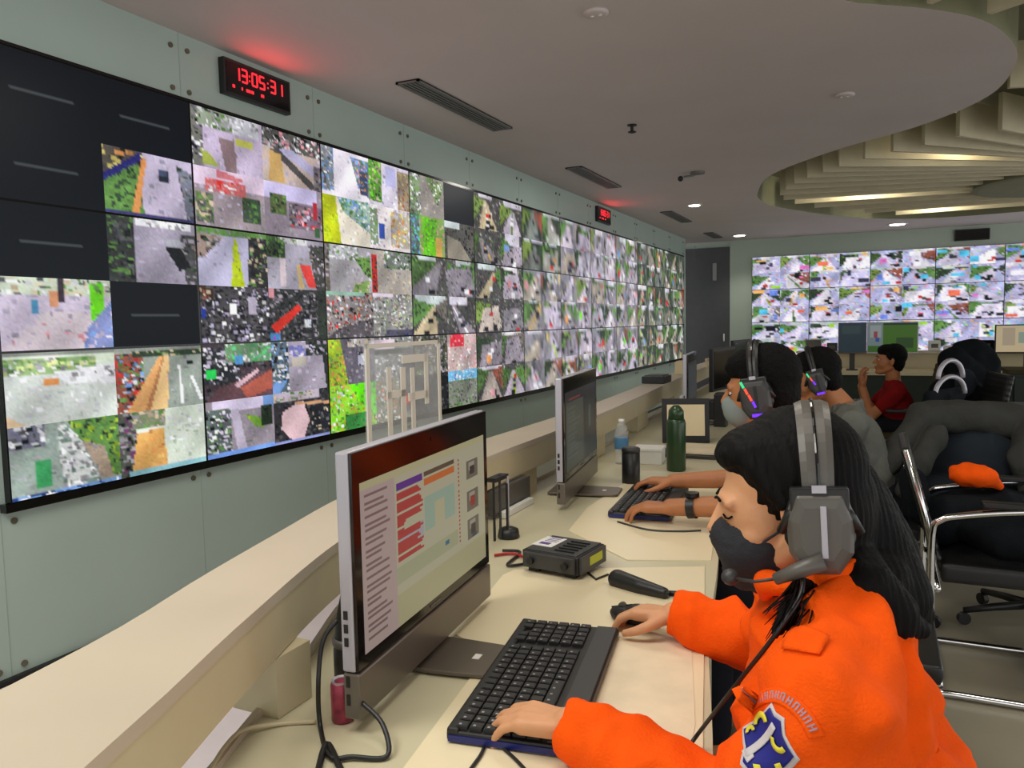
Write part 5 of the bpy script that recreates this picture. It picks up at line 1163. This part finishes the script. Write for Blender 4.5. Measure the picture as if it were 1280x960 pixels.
b = Blob(); b.ell(J(1207, 478, 5.45), (.07, .04, .10)); b.build('navy_fold', M['navy'], t, .012, 3)

# ------------------------------------------------------------------ far desks
t = thing('far_desk', 'long dark topped desk in front of the far video wall', 'desk', (4.9, 10.2, 0))
MB().box((4.9, 10.2, .73), (5.4, .8, .04)).build('desktop', M['fascia'], t); MB().box((4.9, 9.86, .36), (5.3, .04, .70)).build('front_panel', M['gdesk'], t)
MB().box((4.9, 10.52, .95), (5.4, .24, .03)).build('shelf_top', M['ledge'], t); MB().box((4.9, 10.5, .84), (5.3, .03, .19)).build('shelf_front', M['fascia'], t)
for x in (2.26, 7.5): MB().box((x, 10.2, .355), (.04, .78, .71)).build('side_panel', M['gdesk'], t)
t = thing('side_cabinet', 'dark green cabinet at the right edge in front of the far desk', 'cabinet', (4.6, 8.2, 0))
MB().box((4.75, 8.3, .43), (1.1, .5, .86)).build('cabinet_body', M['gdesk'], t, bevel=.006); MB().box((4.75, 8.3, .875), (1.14, .54, .03)).build('cabinet_top', M['olive'], t)
for k in (-1, 1): MB().box((4.75 + k * .27, 8.04, .43), (.5, .02, .78)).build('cabinet_door', M['gdesk'], t); MB().box((4.75 + k * .06, 8.025, .55), (.015, .02, .1)).build('door_handle', M['silver'], t)
t = thing('storage_bin', 'grey ribbed storage bin at the right edge beyond the jacket', 'bin', (4.0, 5.6, 0))
MB().box((4.15, 5.6, .40), (.5, .4, .8)).build('bin_body', M['dgrey'], t, bevel=.01)
for k in range(8): MB().box((3.93 + k * .063, 5.395, .42), (.02, .012, .68)).build('rib', M['grey'], t)
MB().box((4.15, 5.6, .81), (.53, .43, .03)).build('bin_lid', M['dgrey'], t, bevel=.004)
def monitor(c, W, H, pic, label, frame_m='black', rz=0.):
    t = thing('monitor', label, 'monitor', c, rz, group='far desk monitors')
    MB().box((0, .015, .20 + H / 2), (W, .035, H)).build('monitor_housing', M[frame_m], t, True, bevel=.004)
    h, w = pic.shape[:2]; V = []; F = []; K = []
    for j in range(h):
        for i in range(w):
            x0 = -W / 2 + .012 + (W - .024) * i / w; x1 = x0 + (W - .024) / w; z1 = .20 + H - .012 - (H - .03) * j / h; z0 = z1 - (H - .03) / h; k = len(V)
            V += [(x0, -.0045, z0), (x1, -.0045, z0), (x1, -.0045, z1), (x0, -.0045, z1)]; F.append((k, k + 1, k + 2, k + 3)); K += [pic[j, i]] * 4
    link(mesh_col(V, F, np.array(K)), 'screen', SCR2, t, True)
    MB().box((0, .04, .12), (.06, .03, .24)).build('stand_neck', M['dgrey'], t, True); MB().box((0, .03, .006), (W * .4, .16, .012)).build('stand_foot', M['dgrey'], t, True); return t
rs = np.random.RandomState(9)
pA = raster(20, 14, [((26, 54, 66), 0, 0, 1, 1), ((50, 74, 80), .1, .1, .8, .4)], (26, 54, 66))
pB = raster(26, 14, [((130, 150, 150), 0, 0, .32, .8), ((170, 180, 180), .05, .1, .28, .5), ((170, 70, 80), .14, .3, .22, .5), ((60, 80, 170), .16, .5, .26, .7), ((70, 120, 16), .32, .05, 1, 1), ((40, 80, 20), .6, .55, .95, .9), ((26, 46, 20), .34, .0, 1, .08), ((60, 110, 20), 0, .8, .4, 1)], (72, 120, 20))
monitor((2.86, 10.05, .75), .31, .37, pA, 'far monitor with a dark teal screen, left of the green one', 'grey')
monitor((3.29, 10.05, .75), .54, .37, pB, 'far monitor with a bright green picture behind the person in dark red', 'silver')
monitor((4.62, 10.02, .75), .62, .32, raster(20, 12, [((246, 222, 176), 0, 0, 1, 1), ((170, 190, 170), .35, .3, .6, .7), ((210, 190, 160), .1, .1, .3, .8)], (246, 226, 184)), 'far monitor with a cream screen at the right edge')
for i, (x, z, sx, sz, m, lb) in enumerate(((2.40, .965, .18, .14, 'grey', 'grey device on the far desk shelf, left of the teal monitor'), (2.62, .965, .12, .10, 'dgrey', 'dark device on the far desk shelf beside the teal monitor'), (3.75, .965, .12, .12, 'white', 'white carton on the far shelf just right of the green monitor'), (3.95, .965, .20, .06, 'white', 'flat white box on the far shelf, second from the green monitor'),
                                   (4.25, .965, .22, .12, 'darkcloth', 'black case on the far shelf between the white boxes'), (4.5, .965, .14, .09, 'white', 'small white box on the far shelf left of the cream monitor'))):
    t = thing('carton' if m == 'white' else 'device', lb, 'box' if m == 'white' else 'device', (x, 10.5, z + .0005), group=None)
    MB().box((0, 0, sz / 2), (sx, .16, sz)).build('body', M[m], t, True, bevel=.005); MB().box((0, -.082, sz / 2), (sx * .6, .004, sz * .4)).build('front_label', M['grey'], t, True)
# red glow of the clock's digits
for y in (3.32, 9.27):
    l = bpy.data.lights.new('clock_digit_glow', 'AREA'); l.energy = .9; l.color = (1, .06, .06); l.shape = 'RECTANGLE'; l.size = .4; l.size_y = .07
    o = bpy.data.objects.new('clock_digit_glow', l); o.matrix_world = Matrix.Translation((.05, y, 2.71)) @ rotL.to_4x4() @ Matrix.Rotation(PI, 4, 'Y'); C.objects.link(o)
